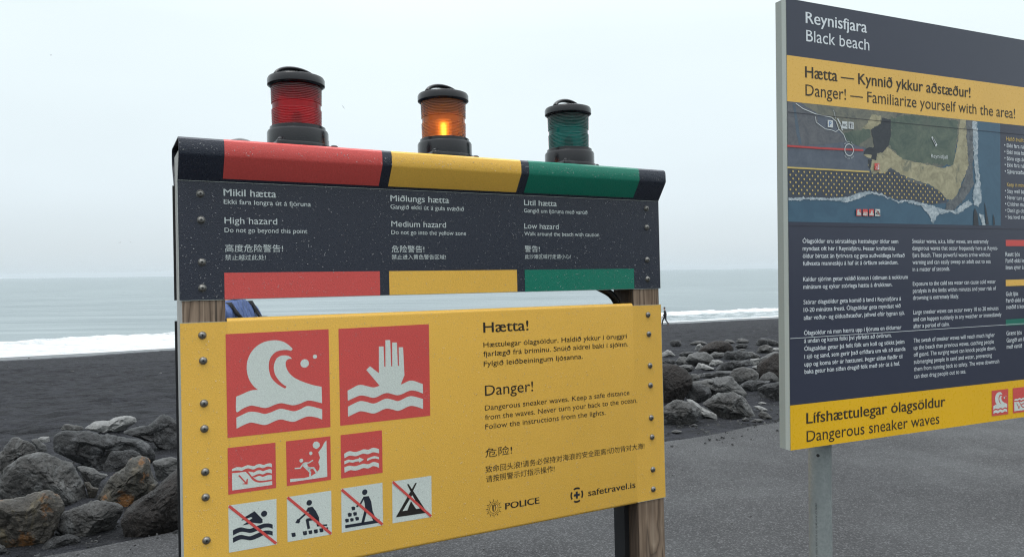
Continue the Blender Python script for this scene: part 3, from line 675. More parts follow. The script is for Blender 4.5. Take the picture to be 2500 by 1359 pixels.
# beacons
def beacon(ac, colour, lit=False):
    yc = .085; zb = .639; rot = .0
    mb = MB()
    c = (ac+.003, yc, zb)
    # lugged flange
    pts = []
    for k in range(96):
        t = 2*math.pi*k/96; l = max(0, math.cos(1.5*(t+.15)))**10 if abs(math.cos(1.5*(t+.15))) < 2 else 0
        l = max(math.exp(-((abs((t-q+math.pi) % (2*math.pi)-math.pi))/.20)**2) for q in (-2.25, -.15, 1.95)); rr = .114 + .032*l; pts.append((c[0]+rr*math.cos(t), c[1]+rr*math.sin(t)))
    n = 96; vs = [(x, y, zb) for x, y in pts]+[(x, y, zb+.012) for x, y in pts]+[(c[0]+(x-c[0])*.985, c[1]+(y-c[1])*.985, zb+.016) for x, y in pts]
    mb.add(vs, [(j*n+i, j*n+(i+1) % n, (j+1)*n+(i+1) % n, (j+1)*n+i) for j in range(2) for i in range(n)]+[tuple(range(2*n, 3*n)), tuple(range(n-1, -1, -1))])
    for t in (-2.25, -.15, 1.95):
        p = (c[0]+.127*math.cos(t), c[1]+.127*math.sin(t), zb+.0155)
        mb.lathe([(.014, 0), (.014, .006), (.010, .010), (.001, .011)], p, 12)
    mb.lathe([(.107, .010), (.107, .062), (.104, .069), (.098, .072), (.097, .082), (.089, .085), (.03, .085)], c, 64, cap=False)
    t = .35; p = (c[0]+.118*math.cos(t), c[1]+.118*math.sin(t), zb+.014); mb.lathe([(.012, 0), (.012, .038), (.006, .042)], p, 12)
    base = tag(B1.build(mb, 'beacon', M['black'], smooth=35), f'{colour} warning beacon, '+('lit' if lit else 'unlit'))
    # ribbed lens
    prof = []; zz = .083; rb = .0868
    def ribs(z_, z1, n_, r0, r1):
        out = []
        for i in range(n_):
            f = i/n_; z2 = z_+(z1-z_)*f; dz = (z1-z_)/n_; r_ = r0+(r1-r0)*f
            out += [(r_-.0013, z2), (r_+.0006, z2+dz*.30), (r_-.0002, z2+dz*.85)]
        return out
    prof += ribs(.083, .146, 11, .0862, .0872) + [(.0848, .1465), (.0846, .166)] + ribs(.1665, .245, 13, .0875, .0892)
    mb = MB(); mb.lathe(prof, (ac, yc, zb), 72, cap=False)
    B1.build(mb, 'lens', M['lens_'+colour], base, smooth=30)
    mb = MB(); mb.lathe([(.02, .228), (.092, .228), (.1005, .234), (.1005, .254), (.097, .261), (.085, .265), (.03, .268), (.002, .268)], (ac, yc, zb), 64, cap=False)
    mb.lathe([(.012, .266), (.012, .276), (.006, .280)], (ac+.004, yc, zb), 14)
    B1.build(mb, 'cap_ring', M['black'], base, smooth=35)
    mb = MB(); hp = []
    for k in range(17):
        t = math.pi*(.06+.88*k/16); hp.append((ac-.080*math.cos(t)*math.cos(.25), yc-.080*math.cos(t)*math.sin(.25), zb+.258+.037*math.sin(t)))
    mb.tube(hp, .0075, 10, flat=2.2); B1.build(mb, 'handle', M['black'], base, smooth=60)
    mb = MB(); mb.lathe([(.052, .0835), (.052, .0875)]+([] if lit else [(.020, .098), (.017, .132), (.012, .140)])+[(.002, .0878 if lit else .142)], (ac, yc, zb), 24)
    B1.build(mb, 'lamp_core', M['core'], base, smooth=35)
    mb = MB(); mb.lathe([(.070, .2265), (.066, .206), (.03, .200)], (ac, yc, zb), 24); B1.build(mb, 'reflector', M['core'], base, smooth=35)
    if lit:
        # LED column, with wider emissive volumes added for its soft glow in the lens
        for nm, r_, z1, mt in (('light_tube', .0085, .148, 'glow_core'), ('inner_glow', .0145, .153, 'glow_mid'), ('outer_glow', .0215, .158, 'glow_soft'), ('tube_halo', .034, .168, 'glow_halo')):
            mb = MB(); mb.lathe([(.001, .088), (r_, .0885), (r_, z1-.008), (r_*.5, z1), (.001, z1+.001)], (ac-.002, yc-.004, zb), 32); B1.build(mb, nm, M[mt], base, smooth=60)
beacon(B1.at(725, 300, .085)[0], 'red'); beacon(B1.at(1083, 300, .085)[0], 'amber', True); beacon(B1.at(1387, 300, .085)[0], 'green')
a = B1.at(590, 350, .10)[0]
mb = MB(); mb.lathe([(.050, 0), (.050, .014), (.046, .024), (.032, .034), (.012, .040), (.001, .041)], (a, .125, .637), 32); B1.build(mb, 'vent_dome', M['black'], smooth=50)
a = B1.at(640, 350, .10)[0]
mb = MB(); mb.lathe([(.030, 0), (.030, .012), (.026, .016), (.001, .017)], (a, .105, .637), 24); B1.build(mb, 'mounting_puck', M['black'], smooth=50)
# cable conduit behind the header
y = .075
c0 = B1.at(1440, 690, y); c1 = B1.at(1481, 711, y); c2 = B1.at(1504, 735, y); c3 = B1.at(1518, 765, y); c4 = B1.at(1524, 820, y)
mb = MB(); mb.tube([(p[0], y, p[1]) for p in [c0]+[tuple(Vector(c1).lerp(Vector(c2), k/3)+Vector((.004*math.sin(k/3*3.14), .004*math.sin(k/3*3.14)))) for k in range(3)]+[tuple(Vector(c2).lerp(Vector(c3), k/3)) for k in range(3)]+[c3, c4]], .0165, 14)
B1.build(mb, 'cable_conduit', M['blackmatte'], smooth=60)
# rain drops
mb = MB(); rng = random.Random(3)
def drops(n, f, rmin=.0007, rmax=.0022):
    for _ in range(n):
        a, y, b_ = f(); r = rmin+(rmax-rmin)*rng.random()**3
        k = 6; ph = rng.random()*6
        vs = [(a+r*math.cos(ph+2*math.pi*i/k), y, b_+r*1.15*math.sin(ph+2*math.pi*i/k)) for i in range(k)]
        vs += [(a+r*.6*math.cos(ph+2*math.pi*i/k), y-r*.42, b_+r*.65*math.sin(ph+2*math.pi*i/k)-r*.1) for i in range(k)]
        mb.add(vs, [(i, k+i, k+(i+1) % k, (i+1) % k)[::-1] for i in range(k)]+[tuple(range(k, 2*k))])
drops(5200, lambda: (rng.uniform(AL, AR), -.0003, rng.uniform(BB, BT)))
drops(2600, lambda: (rng.uniform(AL, AR), -.0011, rng.uniform(HB, HT)))
def hoodpt():
    k = rng.random(); return (rng.uniform(AL, AR), -.0562+.001*k, .586+.032*k)
drops(420, hoodpt, .0007, .0026)
o = B1.build(mb, 'rain_drops', M['drop'], smooth=180); o['kind'] = 'stuff'

# ---------------------------------------------------------------- information board
B2 = Board((.71531548, 1.95, .69444423), ((.912997469, .407964418, .000809678), (-.00062711, -.000581247, .999999634)), .70)
info = tag(B2.root('information_board'), 'tall dark and yellow information board with an aerial map, on galvanised poles', 'information board')
WB, BBOT = 1.42, -1.1675
TB, TM, TS2, TY = -.14625, -.26506, -.57553, -1.05101
mb = MB(); mb.box((.0155*0, .0, BBOT), (WB, .0375, 0)); mb.box((-.0008, .0006, BBOT), (-.0001, .0152, 0), 1)
board = B2.build(mb, 'board', [M['edge'], M['bead']])
def rect(mb, a0_, a1_, b1, b0_, y, mi=0): mb.poly([(a0_, b0_), (a1_, b0_), (a1_, b1), (a0_, b1)], y, mi)
for nm, c, t, b_ in (('header_field', 'navy_p', 0, TB), ('title_band', 'yellow_p', TB, TM), ('text_field', 'navy_p', TM, TY), ('footer_band', 'yellow_d', TY, BBOT)):
    mb = MB(); rect(mb, .0005, WB, t, b_, -.0004); B2.build(mb, nm, M[c], board)
J1 = lambda x, y: (1880+x/4.0323, y/4.0323)
J2 = lambda x, y: (1880+x/4.0323, 230+y/4.0323)
J3 = lambda x, y: (1880+x/3.2355, 540+y/3.2355)
J4 = lambda x, y: (1880+x/2.9613, 900+y/2.9613)
T(B2, board, [tl('Reynisfjara', J1, 350, 230, 950, 110, 1, 4.03), tl('Black beach', J1, 354, 408, 975, 111, 0, 4.03)], M['text_p'], -.0009)
T(B2, board, [tl('Hætta — Kynnið ykkur aðstæður!', J1, 345, 765, 1970, 110, 1, 4.03), tl('Danger! — Familiarize yourself with the area!', J1, 347, 942, 2410, 110, 0, 4.03)], M['inkp'], -.0009)
T(B2, board, [tl('Lífshættulegar ólagsöldur', J4, 262, 395, 1265, 77, 1, 2.96), tl('Dangerous sneaker waves', J4, 263, 527, 1222, 78, 0, 2.96)], M['inkp'], -.0009)
PI_ = [[('Ólagsöldur eru sérstaklega hættulegar öldur sem', 172, 1010), ('myndast oft hér í Reynisfjöru. Þessar kraftmiklu', 231, 982), ('öldur birtast án fyrirvara og geta auðveldlega hrifsað', 290, 1060), ('fullvaxta manneskju á haf út á örfáum sekúndum.', 349, 1010)],
       [('Kaldur sjórinn getur valdið lömun í útlimum á nokkrum', 474, 1085), ('mínútum og eykur stórlega hættu á drukknun.', 534, 963)],
       [('Stórar ólagsöldur geta komið á land í Reynisfjöru á', 655, 1032), ('10-20 mínútna fresti. Ólagsöldur geta myndast við', 716, 1028), ('allar veður- og ölduaðstæður, jafnvel eftir lygnan sjó.', 778, 1062)],
       [('Ólagsöldur ná mun hærra upp í fjöruna en öldurnar', 898, 1035), ('á undan og koma fólki því yfirleitt að óvörum.', 960, 957), ('Ólagsaldan getur þá fellt fólk um koll og sökkt þeim', 1022, 1058), ('í sjó og sand, sem gerir það erfiðara um vik að standa', 1083, 1067), ('upp og koma sér úr hættunni. Þegar aldan flæðir til', 1145, 1042), ('baka getur hún síðan dregið fólk með sér út á haf.', 1203, 1022)]]
PE_ = [[('Sneaker waves, a.k.a. killer waves, are extremely', 173, 1723), ('dangerous waves that occur frequently here at Reynis-', 228, 1798), ('fjara Beach. These powerful waves arrive without', 283, 1738), ('warning and can easily sweep an adult out to sea', 339, 1740), ('in a matter of seconds.', 395, 1419)],
       [('Exposure to the cold sea water can cause cold water', 509, 1780), ('paralysis in the limbs within minutes and your risk of', 565, 1783), ('drowning is extremely likely.', 620, 1490)],
       [('Large sneaker waves can occur every 10 to 20 minutes', 734, 1802), ('and can happen suddenly in any weather or immediately', 789, 1825), ('after a period of calm.', 843, 1415)],
       [('The swash of sneaker waves will reach much higher', 957, 1773), ('up the beach than previous waves, catching people', 1013, 1766), ('off guard. The surging wave can knock people down,', 1068, 1782), ('submerging people in sand and water, preventing', 1125, 1750), ('them from running back to safety. The wave downrush', 1182, 1808), ('can then drag people out to sea.', 1239, 1546)]]
for para in PI_: T(B2, board, [tl(s_, J3, 255+(yb-172)*.0155, yb, x1, 33, 1.1, 3.2355) for s_, yb, x1 in para], M['text_p'], -.0009)
for para in PE_: T(B2, board, [tl(s_, J3, 1121+(yb-173)*.014, yb, x1, 32, 0, 3.2355) for s_, yb, x1 in para], M['text_p'], -.0009)
for rows_ in ([('Rautt ljós', 1857, 276, 1970), ('Farið ekki len', 1859, 328, 2018), ('línan sýnir á', 1860, 380, 2000)], [('Gult ljós', 1861, 590, 1957), ('Farið ekki in', 1862, 642, 2006), ('svæðið á kor', 1863, 693, 2008)], [('Grænt ljós', 1865, 900, 1985), ('Gangið um f', 1866, 955, 2006), ('með varúð', 1867, 1006, 1987)]):
    T(B2, board, [tl(s_, J3, x0, yb, x1, 32, .7, 3.2355) for s_, x0, yb, x1 in rows_], M['text_p'], -.0009)
T(B2, board, [tl('Hafið ávallt í', J2, 2322, 458, 2512, 38, .7, 4.03)], M['ytext'], -.0009)
T(B2, board, [tl(s_, J2, x0, yb, x1, 38, .7, 4.03) for s_, x0, yb, x1 in (('• Ekki fara nál', 2303, 522, 2502), ('• Ekki snúa ba', 2304, 586, 2502), ('• Börn eiga áv', 2305, 650, 2502), ('• Ekki fara nál', 2307, 714, 2502), ('• Sjávarstaða', 2308, 779, 2494))], M['text_p'], -.0009)
T(B2, board, [tl('Keep in mind', J2, 2330, 908, 2506, 38, 0, 4.03)], M['ytext'], -.0009)
T(B2, board, [tl(s_, J2, x0, yb, x1, 38, 0, 4.03) for s_, x0, yb, x1 in (('• Stay well ba', 2310, 971, 2500), ('• Never turn y', 2312, 1035, 2502), ('• Children mu', 2312, 1099, 2500), ("• Don't go clo", 2314, 1162, 2502), ('• Sea level ris', 2315, 1226, 2500))], M['text_p'], -.0009)
for c, yt, yb in (('red_p', 147, 196), ('yellow_p', 462, 512), ('green_p', 775, 825)):
    a0_, bt_ = B2.at(*J3(1860, yt)); bb_ = B2.at(*J3(1860, yb))[1]; mb = MB(); rect(mb, a0_, WB-.12, bt_, bb_, -.0008); B2.build(mb, 'colour_bar', M[c], board)
mb = MB()
for yy, mi in ((B2.at(1921, 274)[1], 0), (B2.at(1922, 550.5)[1], 0), (B2.at(1925.4, 825.9)[1], 1)): rect(mb, .001, WB-.002, yy+.0006, yy-.0006, -.0026, mi)
B2.build(mb, 'panel_joint', [mat('joint_line', (.03, .03, .045), .5), M['text_p']], board)
# icons of the footer and the map reuse the same pictograms, mapped through their squares
def icon(fn, corners, a, b_, sz, parent, K=None):
    """pictogram fn re-mapped so that its square sits at (a, b_) with side sz on board 2"""
    src = C1 if fn in (pic_wave, pic_hand) else C2
    q = [src(*p) for p in corners]; x0 = min(k[0] for k in q); x1 = max(k[0] for k in q); y0 = min(k[1] for k in q); y1 = max(k[1] for k in q)
    def tr(x, y):
        u, v = src(x, y); return (a+(u-x0)/(x1-x0)*sz, b_-sz+(v-y0)/(y1-y0)*sz)
    p = fn(tr); p.mb.v = [(x, y-.0005-(.0026 if K else 0), z) for x, y, z in p.mb.v]; return p.done(B2, parent)
q_under = [(498,267),(934,625),(505,685),(928,218)]; q_hand = [(1493,155),(2317,934)]; q_swim = [(505,782),(940,1130),(511,1205),(937,722)]; q_rock = [(1022,207),(1427,552),(1030,609),(1421,161)]
a, b_ = B2.at(2420.3, 953); sz = .0775; icon(pic_wave, sq1, a, b_, sz, board)
a2 = B2.at(2471.7, 945)[0]; icon(pic_under, q_under, a2, b_, sz, board)
icon(pic_hand, q_hand+[(1509,1024),(2305,113)], a2+(a2-a), b_, sz, board)
# ---- map
def mapmat(name, c0, c1, scale=30, c2=None, wscale=(1, 1, 1)):
    k = mat(name, c0, .35); t = NT(k); co = t.coord(wscale)
    f = t.ramp(t.noise(scale, co, 9, .78, .8), [(.36, c0), (.64, c1)])
    if c2: f = t.mixc(t.ramp(t.noise(scale*.4, co, 8, .75, 1.5), [(.56, 0.), (.66, 1.)]), f, c2)
    t.link(f, t.b.inputs['Base Color']); return k
MM = [mapmat('map_sea', (0.043, 0.102, 0.160), (0.058, 0.133, 0.196), 14),
      mapmat('map_beach', (0.080, 0.099, 0.133), (0.123, 0.145, 0.181), 22),
      mapmat('map_brown_land', (0.109, 0.119, 0.104), (0.232, 0.225, 0.167), 18, (0.080, 0.094, 0.090)),
      mapmat('map_green_land', (.050, .085, .070), (.14, .175, .125), 16, (.115, .13, .105)),
      mapmat('map_cliff', (0.246, 0.225, 0.138), (0.478, 0.435, 0.275), 35, (0.160, 0.167, 0.123)),
      mapmat('map_dark_cliff', (0.020, 0.026, 0.035), (0.043, 0.049, 0.058), 40),
      mapmat('map_scree', (0.051, 0.061, 0.075), (0.189, 0.203, 0.203), 55),
      mapmat('map_foam', (.16, .23, .28), (.62, .68, .70), 60, (.10, .16, .21)),
      mapmat('map_zone', (0.043, 0.052, 0.072), (0.065, 0.080, 0.104), 16),
      mapmat('map_river', (0.072, 0.109, 0.145), (0.102, 0.138, 0.181), 20),
      mapmat('map_grey_land', (0.087, 0.096, 0.113), (0.152, 0.157, 0.167), 40)]
mb = MB()
def rough(pts, amp=.0025, seed=0, step=.0022):
    out = []
    for i in range(len(pts)):
        p, q = Vector(pts[i]), Vector(pts[(i+1) % len(pts)]); n = max(1, int((q-p).length/step))
        for k in range(n):
            v = p.lerp(q, k/n); w_ = lambda z: noise.noise((v.x*90, v.y*90, z))+.8*noise.noise((v.x*300, v.y*300, z+3))
            out.append((v.x+amp*w_(seed), v.y+amp*w_(seed+31)))
    return out
def area(pts, mi, layer, amp=.0025):
    q = rough([B2.at(*J2(*p)) for p in pts], amp, layer*3+mi) if amp else [B2.at(*J2(*p)) for p in pts]
    q = [(min(max(u, .0007), mapR), min(max(v, mapB), TM-.0005)) for u, v in q]
    mb.poly(q, -.0006-.00014*layer, mi)
mapR = B2.at(*J2(2266, 800))[0]; mapB = TS2
rect(mb, .0006, mapR, TM-.0003, mapB, -.0006, 0)
area([(150,60),(1000,150),(1000,560),(975,760),(1190,720),(1400,860),(1560,900),(1740,1000),(1740,1070),(1600,1085),(1400,1050),(1290,1050),(1180,1020),(1100,980),(1000,960),(900,990),(760,1040),(600,1045),(150,1035)], 1, 1)
area([(150,735),(975,765),(1190,735),(1420,860),(1560,900),(1700,980),(1740,1060),(1600,1085),(1400,1050),(1240,1040),(1180,1015),(1090,970),(960,950),(870,970),(760,1005),(600,1020),(150,1015)], 8, 2, .0015)
area([(150,60),(420,160),(470,230),(470,280),(560,360),(650,370),(720,420),(740,470),(500,500),(150,505)], 10, 2)
area([(215,75),(250,130),(290,400),(310,490),(280,490),(255,380),(230,160)], 9, 3, .001)
area([(290,80),(1900,230),(1800,640),(1690,720),(1500,690),(1250,620),(1150,520),(1050,580),(960,540),(870,510),(760,460),(710,390),(660,330),(640,250),(480,200)], 2, 2)
area([(1180,240),(1400,200),(1850,260),(1840,400),(1800,700),(1500,680),(1300,640),(1160,500),(1190,400)], 3, 3, .006)
area([(720,380),(900,350),(980,350),(990,420),(860,510),(760,470)], 3, 3, .004)
area([(1000,200),(1090,215),(1085,290),(990,350),(900,340),(960,280)], 4, 3, .003)
area([(1870,240),(1930,250),(1940,420),(1960,720),(1900,830),(1850,960),(1800,1060),(1740,1035),(1660,950),(1560,890),(1400,840),(1270,780),(1190,725),(1130,775),(1000,782),(960,700),(1000,640),(920,600),(960,560),(1050,580),(1150,515),(1300,640),(1480,680),(1700,730),(1800,700),(1840,500)], 4, 4, .003)
area([(1100,235),(1185,250),(1185,400),(1170,500),(1100,580),(1050,580),(1040,650),(990,640),(1000,600),(920,590),(920,560),(960,530),(1020,520),(990,350),(1085,290)], 5, 5, .002)
area([(960,640),(1000,650),(985,740),(965,720)], 5, 5, .002)
area([(1925,250),(1990,260),(2005,500),(1990,720),(2000,900),(1900,1040),(1800,1150),(1720,1130),(1740,1065),(1850,990),(1900,850),(1950,700),(1930,420)], 6, 5, .004)
area([(1300,800),(1400,840),(1540,890),(1480,900),(1340,850)], 6, 5, .003)
area([(1985,255),(2035,265),(2045,400),(2040,600),(2055,800),(2080,1050),(2050,1110),(2010,1100),(1985,1000),(2020,850),(2000,600)], 7, 6, .005)
area([(150,1020),(400,1015),(600,1025),(750,1010),(850,980),(960,952),(1040,965),(1130,1000),(1250,1050),(1350,1040),(1450,1060),(1560,1085),(1700,1130),(1800,1150),(1950,1040),(1990,1080),(1850,1180),(1750,1160),(1640,1190),(1600,1280),(1560,1190),(1480,1100),(1340,1060),(1250,1065),(1180,1035),(1100,1000),(1000,975),(900,1010),(760,1065),(600,1045),(380,1040),(150,1045)], 7, 6, .004)
area([(2055,1180),(2100,1190),(2120,1290),(2085,1290)], 7, 6, .003)
for s_ in ([(1995,1300),(2000,1150),(2015,1120),(2040,1180),(2050,1300)], [(2105,1060),(2125,1140),(2150,1285),(2120,1285)], [(2190,1180),(2205,1220),(2210,1285),(2190,1285)]): area(s_, 5, 7, .001)
amap = B2.build(mb, 'map', MM, board)
# roads, lines, rings, dots
M['map_white'] = mat('map_white', (.62, .66, .66), .4); M['map_red'] = mat('map_red', (.50, .06, .06), .4); M['map_yel'] = mat('map_yellow', (.62, .47, .15), .4); M['map_blue'] = mat('map_blue', (.02, .15, .40), .4); M['map_blk'] = mat('map_black', (.02, .02, .025), .4)
j = lambda *p: [B2.at(*J2(*q)) for q in p]
mb = MB(); Y = -.0020
mb.line(j((250,95),(320,145),(450,200),(600,230),(645,270),(670,345),(720,400),(745,465)), .0022, Y); mb.line(j((440,225),(450,280),(540,345),(600,355),(640,372),(670,350)), .0018, Y); mb.line(j((660,245),(690,300),(705,355)), .004, Y)
mb.line(j((640,240),(620,160)), .0012, Y)
B2.build(mb, 'road', M['map_white'], amap)
mb = MB(); mb.line(j((166,510),(500,534),(908,553)), .0052, Y-.0001); B2.build(mb, 'boundary_line', M['map_red'], amap)
mb = MB(); mb.line(j((166,722),(970,765)), .0042, Y-.0001); B2.build(mb, 'boundary_line', M['map_yel'], amap)
ca, cb = B2.at(*J2(771, 550)); r1 = abs(B2.at(*J2(771, 612))[1]-cb)
mb = MB(); mb.ring((ca, cb), r1*.86, r1, Y-.0006); 
def arc_text(body, r, a0_, a1_, flip):
    n = len(body); sz_ = r1*.30
    for i, ch in enumerate(body):
        if ch == ' ': continue
        t = a0_+(a1_-a0_)*(i+.5)/n; vs, fs = text_geo(ch, .01); w = max(v[0] for v in vs)/2
        ro = t-math.pi/2 if not flip else t+math.pi/2; cx, cz = ca+r*math.cos(t), cb+r*math.sin(t)
        pts = [(((v[0]-w)*sz_), (v[1]-.35)*sz_*1.5) for v in vs]
        mb.add([(cx+p[0]*math.cos(ro)-p[1]*math.sin(ro), Y-.0006, cz+p[0]*math.sin(ro)+p[1]*math.cos(ro)) for p in pts], fs)
arc_text('Þú ert hér', r1*1.3, R(140), R(40), False); arc_text('You are here', r1*1.32, R(222), R(318), True)
B2.build(mb, 'here_marker', M['map_white'], amap)
zone = [B2.at(*J2(*p)) for p in [(150,748),(975,785),(1180,755),(1230,780),(1420,850),(1560,900),(1690,975),(1725,1050),(1600,1075),(1400,1048),(1240,1032),(1180,1010),(1090,960),(960,940),(870,960),(760,995),(560,1000),(500,985),(400,995),(150,995)]]
def inside(p, poly):
    r_ = False
    for (x0, y0), (x1, y1) in zip(poly, poly[1:]+poly[:1]):
        if (y0 > p[1]) != (y1 > p[1]) and p[0] < (x1-x0)*(p[1]-y0)/(y1-y0)+x0: r_ = not r_
    return r_
o1 = B2.at(*J2(220, 760)); da = B2.at(*J2(275, 763))[0]-o1[0]; db = (o1[1]-B2.at(*J2(222, 832))[1])/2
mb = MB()
for r_ in range(-2, 14):
    for c in range(-3, 60):
        p = (o1[0]+(c+.5*(r_ % 2))*da, o1[1]-r_*db)
        if p[0] > .004 and inside(p, zone): mb.disc(p, .0026, Y-.0002, n=12)
o = B2.build(mb, 'dot_pattern', M['map_yel'], amap)
def sqicon(p0, p1, bgm, bodyf, label):
    mb = MB(); (a0_, b1), (a1_, b0_) = B2.at(*J2(*p0)), B2.at(*J2(*p1)); rect(mb, a0_, a1_, b1, b1-(a1_-a0_), Y-.0004); bodyf(mb, a0_, b1, a1_-a0_)
    tag(B2.build(mb, 'map_symbol', [M['map_white'], M[bgm]], amap), label)
def letter(ch, w=.55, h=.62):
    def f(mb, a0_, b1, s):
        vs, fs = text_geo(ch, .03); x0 = min(v[0] for v in vs); x2 = max(v[0] for v in vs)
        mb.add([(a0_+s*(.5-w/2)+(v[0]-x0)/(x2-x0)*s*w, Y-.0009, b1-s*(.5+h/2)+v[1]/.69*s*h) for v in vs], fs, 1)
    return f
sqicon((560,256), (613,330), 'map_blue', letter('P', .42, .66), 'white square with a blue P')
sqicon((702,268), (755,343), 'map_blk', letter('WC', .84, .42), 'white square reading WC')
def cutlery(mb, a0_, b1, s):
    mb.line([(a0_+.68*s, b1-.15*s), (a0_+.68*s, b1-.85*s)], .12*s, Y-.0009, 1); mb.line([(a0_+.35*s, b1-.45*s), (a0_+.35*s, b1-.85*s)], .12*s, Y-.0009, 1)
    for k in (-.11, 0, .11): mb.line([(a0_+(.35+k)*s, b1-.15*s), (a0_+(.35+k)*s, b1-.42*s)], .06*s, Y-.0009, 1)
    mb.line([(a0_+.23*s, b1-.42*s), (a0_+.47*s, b1-.42*s)], .08*s, Y-.0010, 1)
sqicon((765,273), (816,348), 'map_blk', cutlery, 'white square with a fork and knife')
for fn, q, x in ((pic_wave, sq1, 838), (pic_under, q_under, 902), (pic_hand, q_hand+[(1509,1024),(2305,113)], 963), (pic_swim, q_swim, 1024)):
    a, b_ = B2.at(*J2(x, 1131)); icon(fn, q, a, b_, B2.at(*J2(x+49, 1131))[0]-a, amap, True)
a, b_ = B2.at(*J2(1018, 680)); icon(pic_rock, q_rock, a, b_, B2.at(*J2(1066, 680))[0]-a, amap, True)
mb = MB(); B2.text(mb, 'Reynisfjall', J2(1577, 627), J2(1740, 0)[0], 9, Y-.0006); B2.build(mb, 'lettering', M['map_white'], amap); mb = MB(); mb.poly(j((1580,425),(1592,418),(1640,500),(1625,520)), Y-.0003)
mb.poly(j((1592,435),(1598,432),(1628,492),(1620,500)), Y-.0005, 1)
B2.build(mb, 'building_mark', [M['map_white'], MM[5]], amap)
# poles
PR = .0302; PY = .0388+PR; pc = B2.at(2002.5, 1200, PY)[0]
def on_pole(px, py):      # angle and height where a sight line meets the pole
    d = ray(px, py); o_ = EYE-B2.O; cx, cy, cz = o_ @ B2.U-pc, o_ @ B2.N-PY, o_ @ B2.V; dx, dy, dz = d @ B2.U, d @ B2.N, d @ B2.V
    a = dx*dx+dy*dy; b_ = 2*(cx*dx+cy*dy); c = cx*cx+cy*cy-PR*PR; k = (-b_-math.sqrt(max(0, b_*b_-4*a*c)))/(2*a)
    return math.atan2(cy+dy*k, cx+dx*k), cz+dz*k
for ac in (pc, WB-pc):
    mb = MB(); mb.lathe([(PR, B2.b0-.3), (PR, -.02)], (ac, PY, 0), 40); pole = B2.build(mb, 'pole', M['galv'], smooth=40)
    if ac == pc:
        mb = MB(); vs, fs = text_geo('N 10255 / EN 10219 EN 10240 A1-N -TS 26284')
        xw = max(v[0] for v in vs); th, zt = on_pole(1994.5, 1228); th2 = on_pole(1990.5, 1228)[0]; k = .150/xw; kk = (th2-th)/.69; rr = PR+.0003
        mb.add([(pc+rr*math.cos(th+v[1]*kk), PY+rr*math.sin(th+v[1]*kk), zt-.150+v[0]*k) for v in vs], fs); B2.build(mb, 'lettering', M['map_blk'], pole)
        th, zt = on_pole(1997, 1111); mb = MB()
        q = [(th+.0045/PR*math.cos(2*math.pi*k/14), zt+.0045*math.sin(2*math.pi*k/14)) for k in range(14)]
        mb.add([(pc+rr*math.cos(t), PY+rr*math.sin(t), z) for t, z in q], [tuple(range(14))]); B2.build(mb, 'bolt_hole', M['socket'], pole)

# ---------------------------------------------------------------- rocks
def rockmat(name, lo, hi, edge=None, lichen=None, pits=0., bump=.5, rough=.75, dark_sc=2.2):
    k = mat(name, lo, rough); t = NT(k); co = t.coord()
    n1 = t.noise(dark_sc*2.2, co, 9, .72, .5); n2 = t.noise(26, co, 6, .7)
    c = t.mixc(t.ramp(n1, [(.34, 0.), (.66, 1.)]), lo, hi)
    c = t.mixc(t.ramp(n2, [(.30, .55), (.72, 0.)]), c, tuple(x*.3 for x in lo))
    if edge: c = t.mixc(t.ramp(t.noise(5, co, 7, .7, .8), [(.50, 0.), (.62, .8)]), c, edge)
    if lichen:
        f = t.ramp(t.math('MULTIPLY', t.ramp(t.noise(3.1, co, 5, .6), [(.50, 0.), (.60, 1.)]), t.ramp(t.noise(30, co, 5, .7), [(.35, .2), (.55, 1.)])), [(.3, 0.), (.8, .85)])
        c = t.mixc(f, c, lichen)
    t.link(c, t.b.inputs['Base Color'])
    t.link(t.ramp(n1, [(.3, rough-.38), (.7, rough)]), t.b.inputs['Roughness'])
    h = t.math('ADD', t.noise(7, co, 8, .72), t.math('MULTIPLY', t.noise(48, co, 4, .7), .25))
    b1 = t.bump(h, min(1, bump*1.5), .12)
    if pits:
        v = t.math('MULTIPLY', t.ramp(t.voro(24, co), [(.0, 0.), (.28, 1.)]), t.ramp(t.noise(6, co, 3), [(.4, 1.), (.55, .3)]))
        t.bump(v, pits, .022, b1)
    return k
RM = {'grey': rockmat('grey_basalt', (.028, .0275, .027), (.118, .115, .108), (.15, .155, .155), pits=.8),
      'smooth': rockmat('smooth_basalt', (.040, .041, .041), (.130, .130, .126), bump=.35, pits=.35),
      'dark': rockmat('dark_basalt', (.015, .016, .017), (.060, .061, .063), (.13, .135, .14), bump=.75),
      'pale': rockmat('pale_basalt', (.17, .172, .17), (.36, .362, .35), bump=.4, rough=.8),
      'brown': rockmat('red_brown_lava', (.012, .009, .0075), (.038, .028, .023), pits=.9, bump=1., rough=.85),
      'tan': rockmat('tan_basalt', (.036, .032, .026), (.115, .102, .082), (.15, .125, .07), (.20, .085, .018), bump=.45, rough=.7),
      'olive': rockmat('olive_basalt', (.026, .024, .019), (.085, .078, .062), (.14, .12, .085), (.24, .10, .022), bump=.4)}
GSL = math.radians(14)
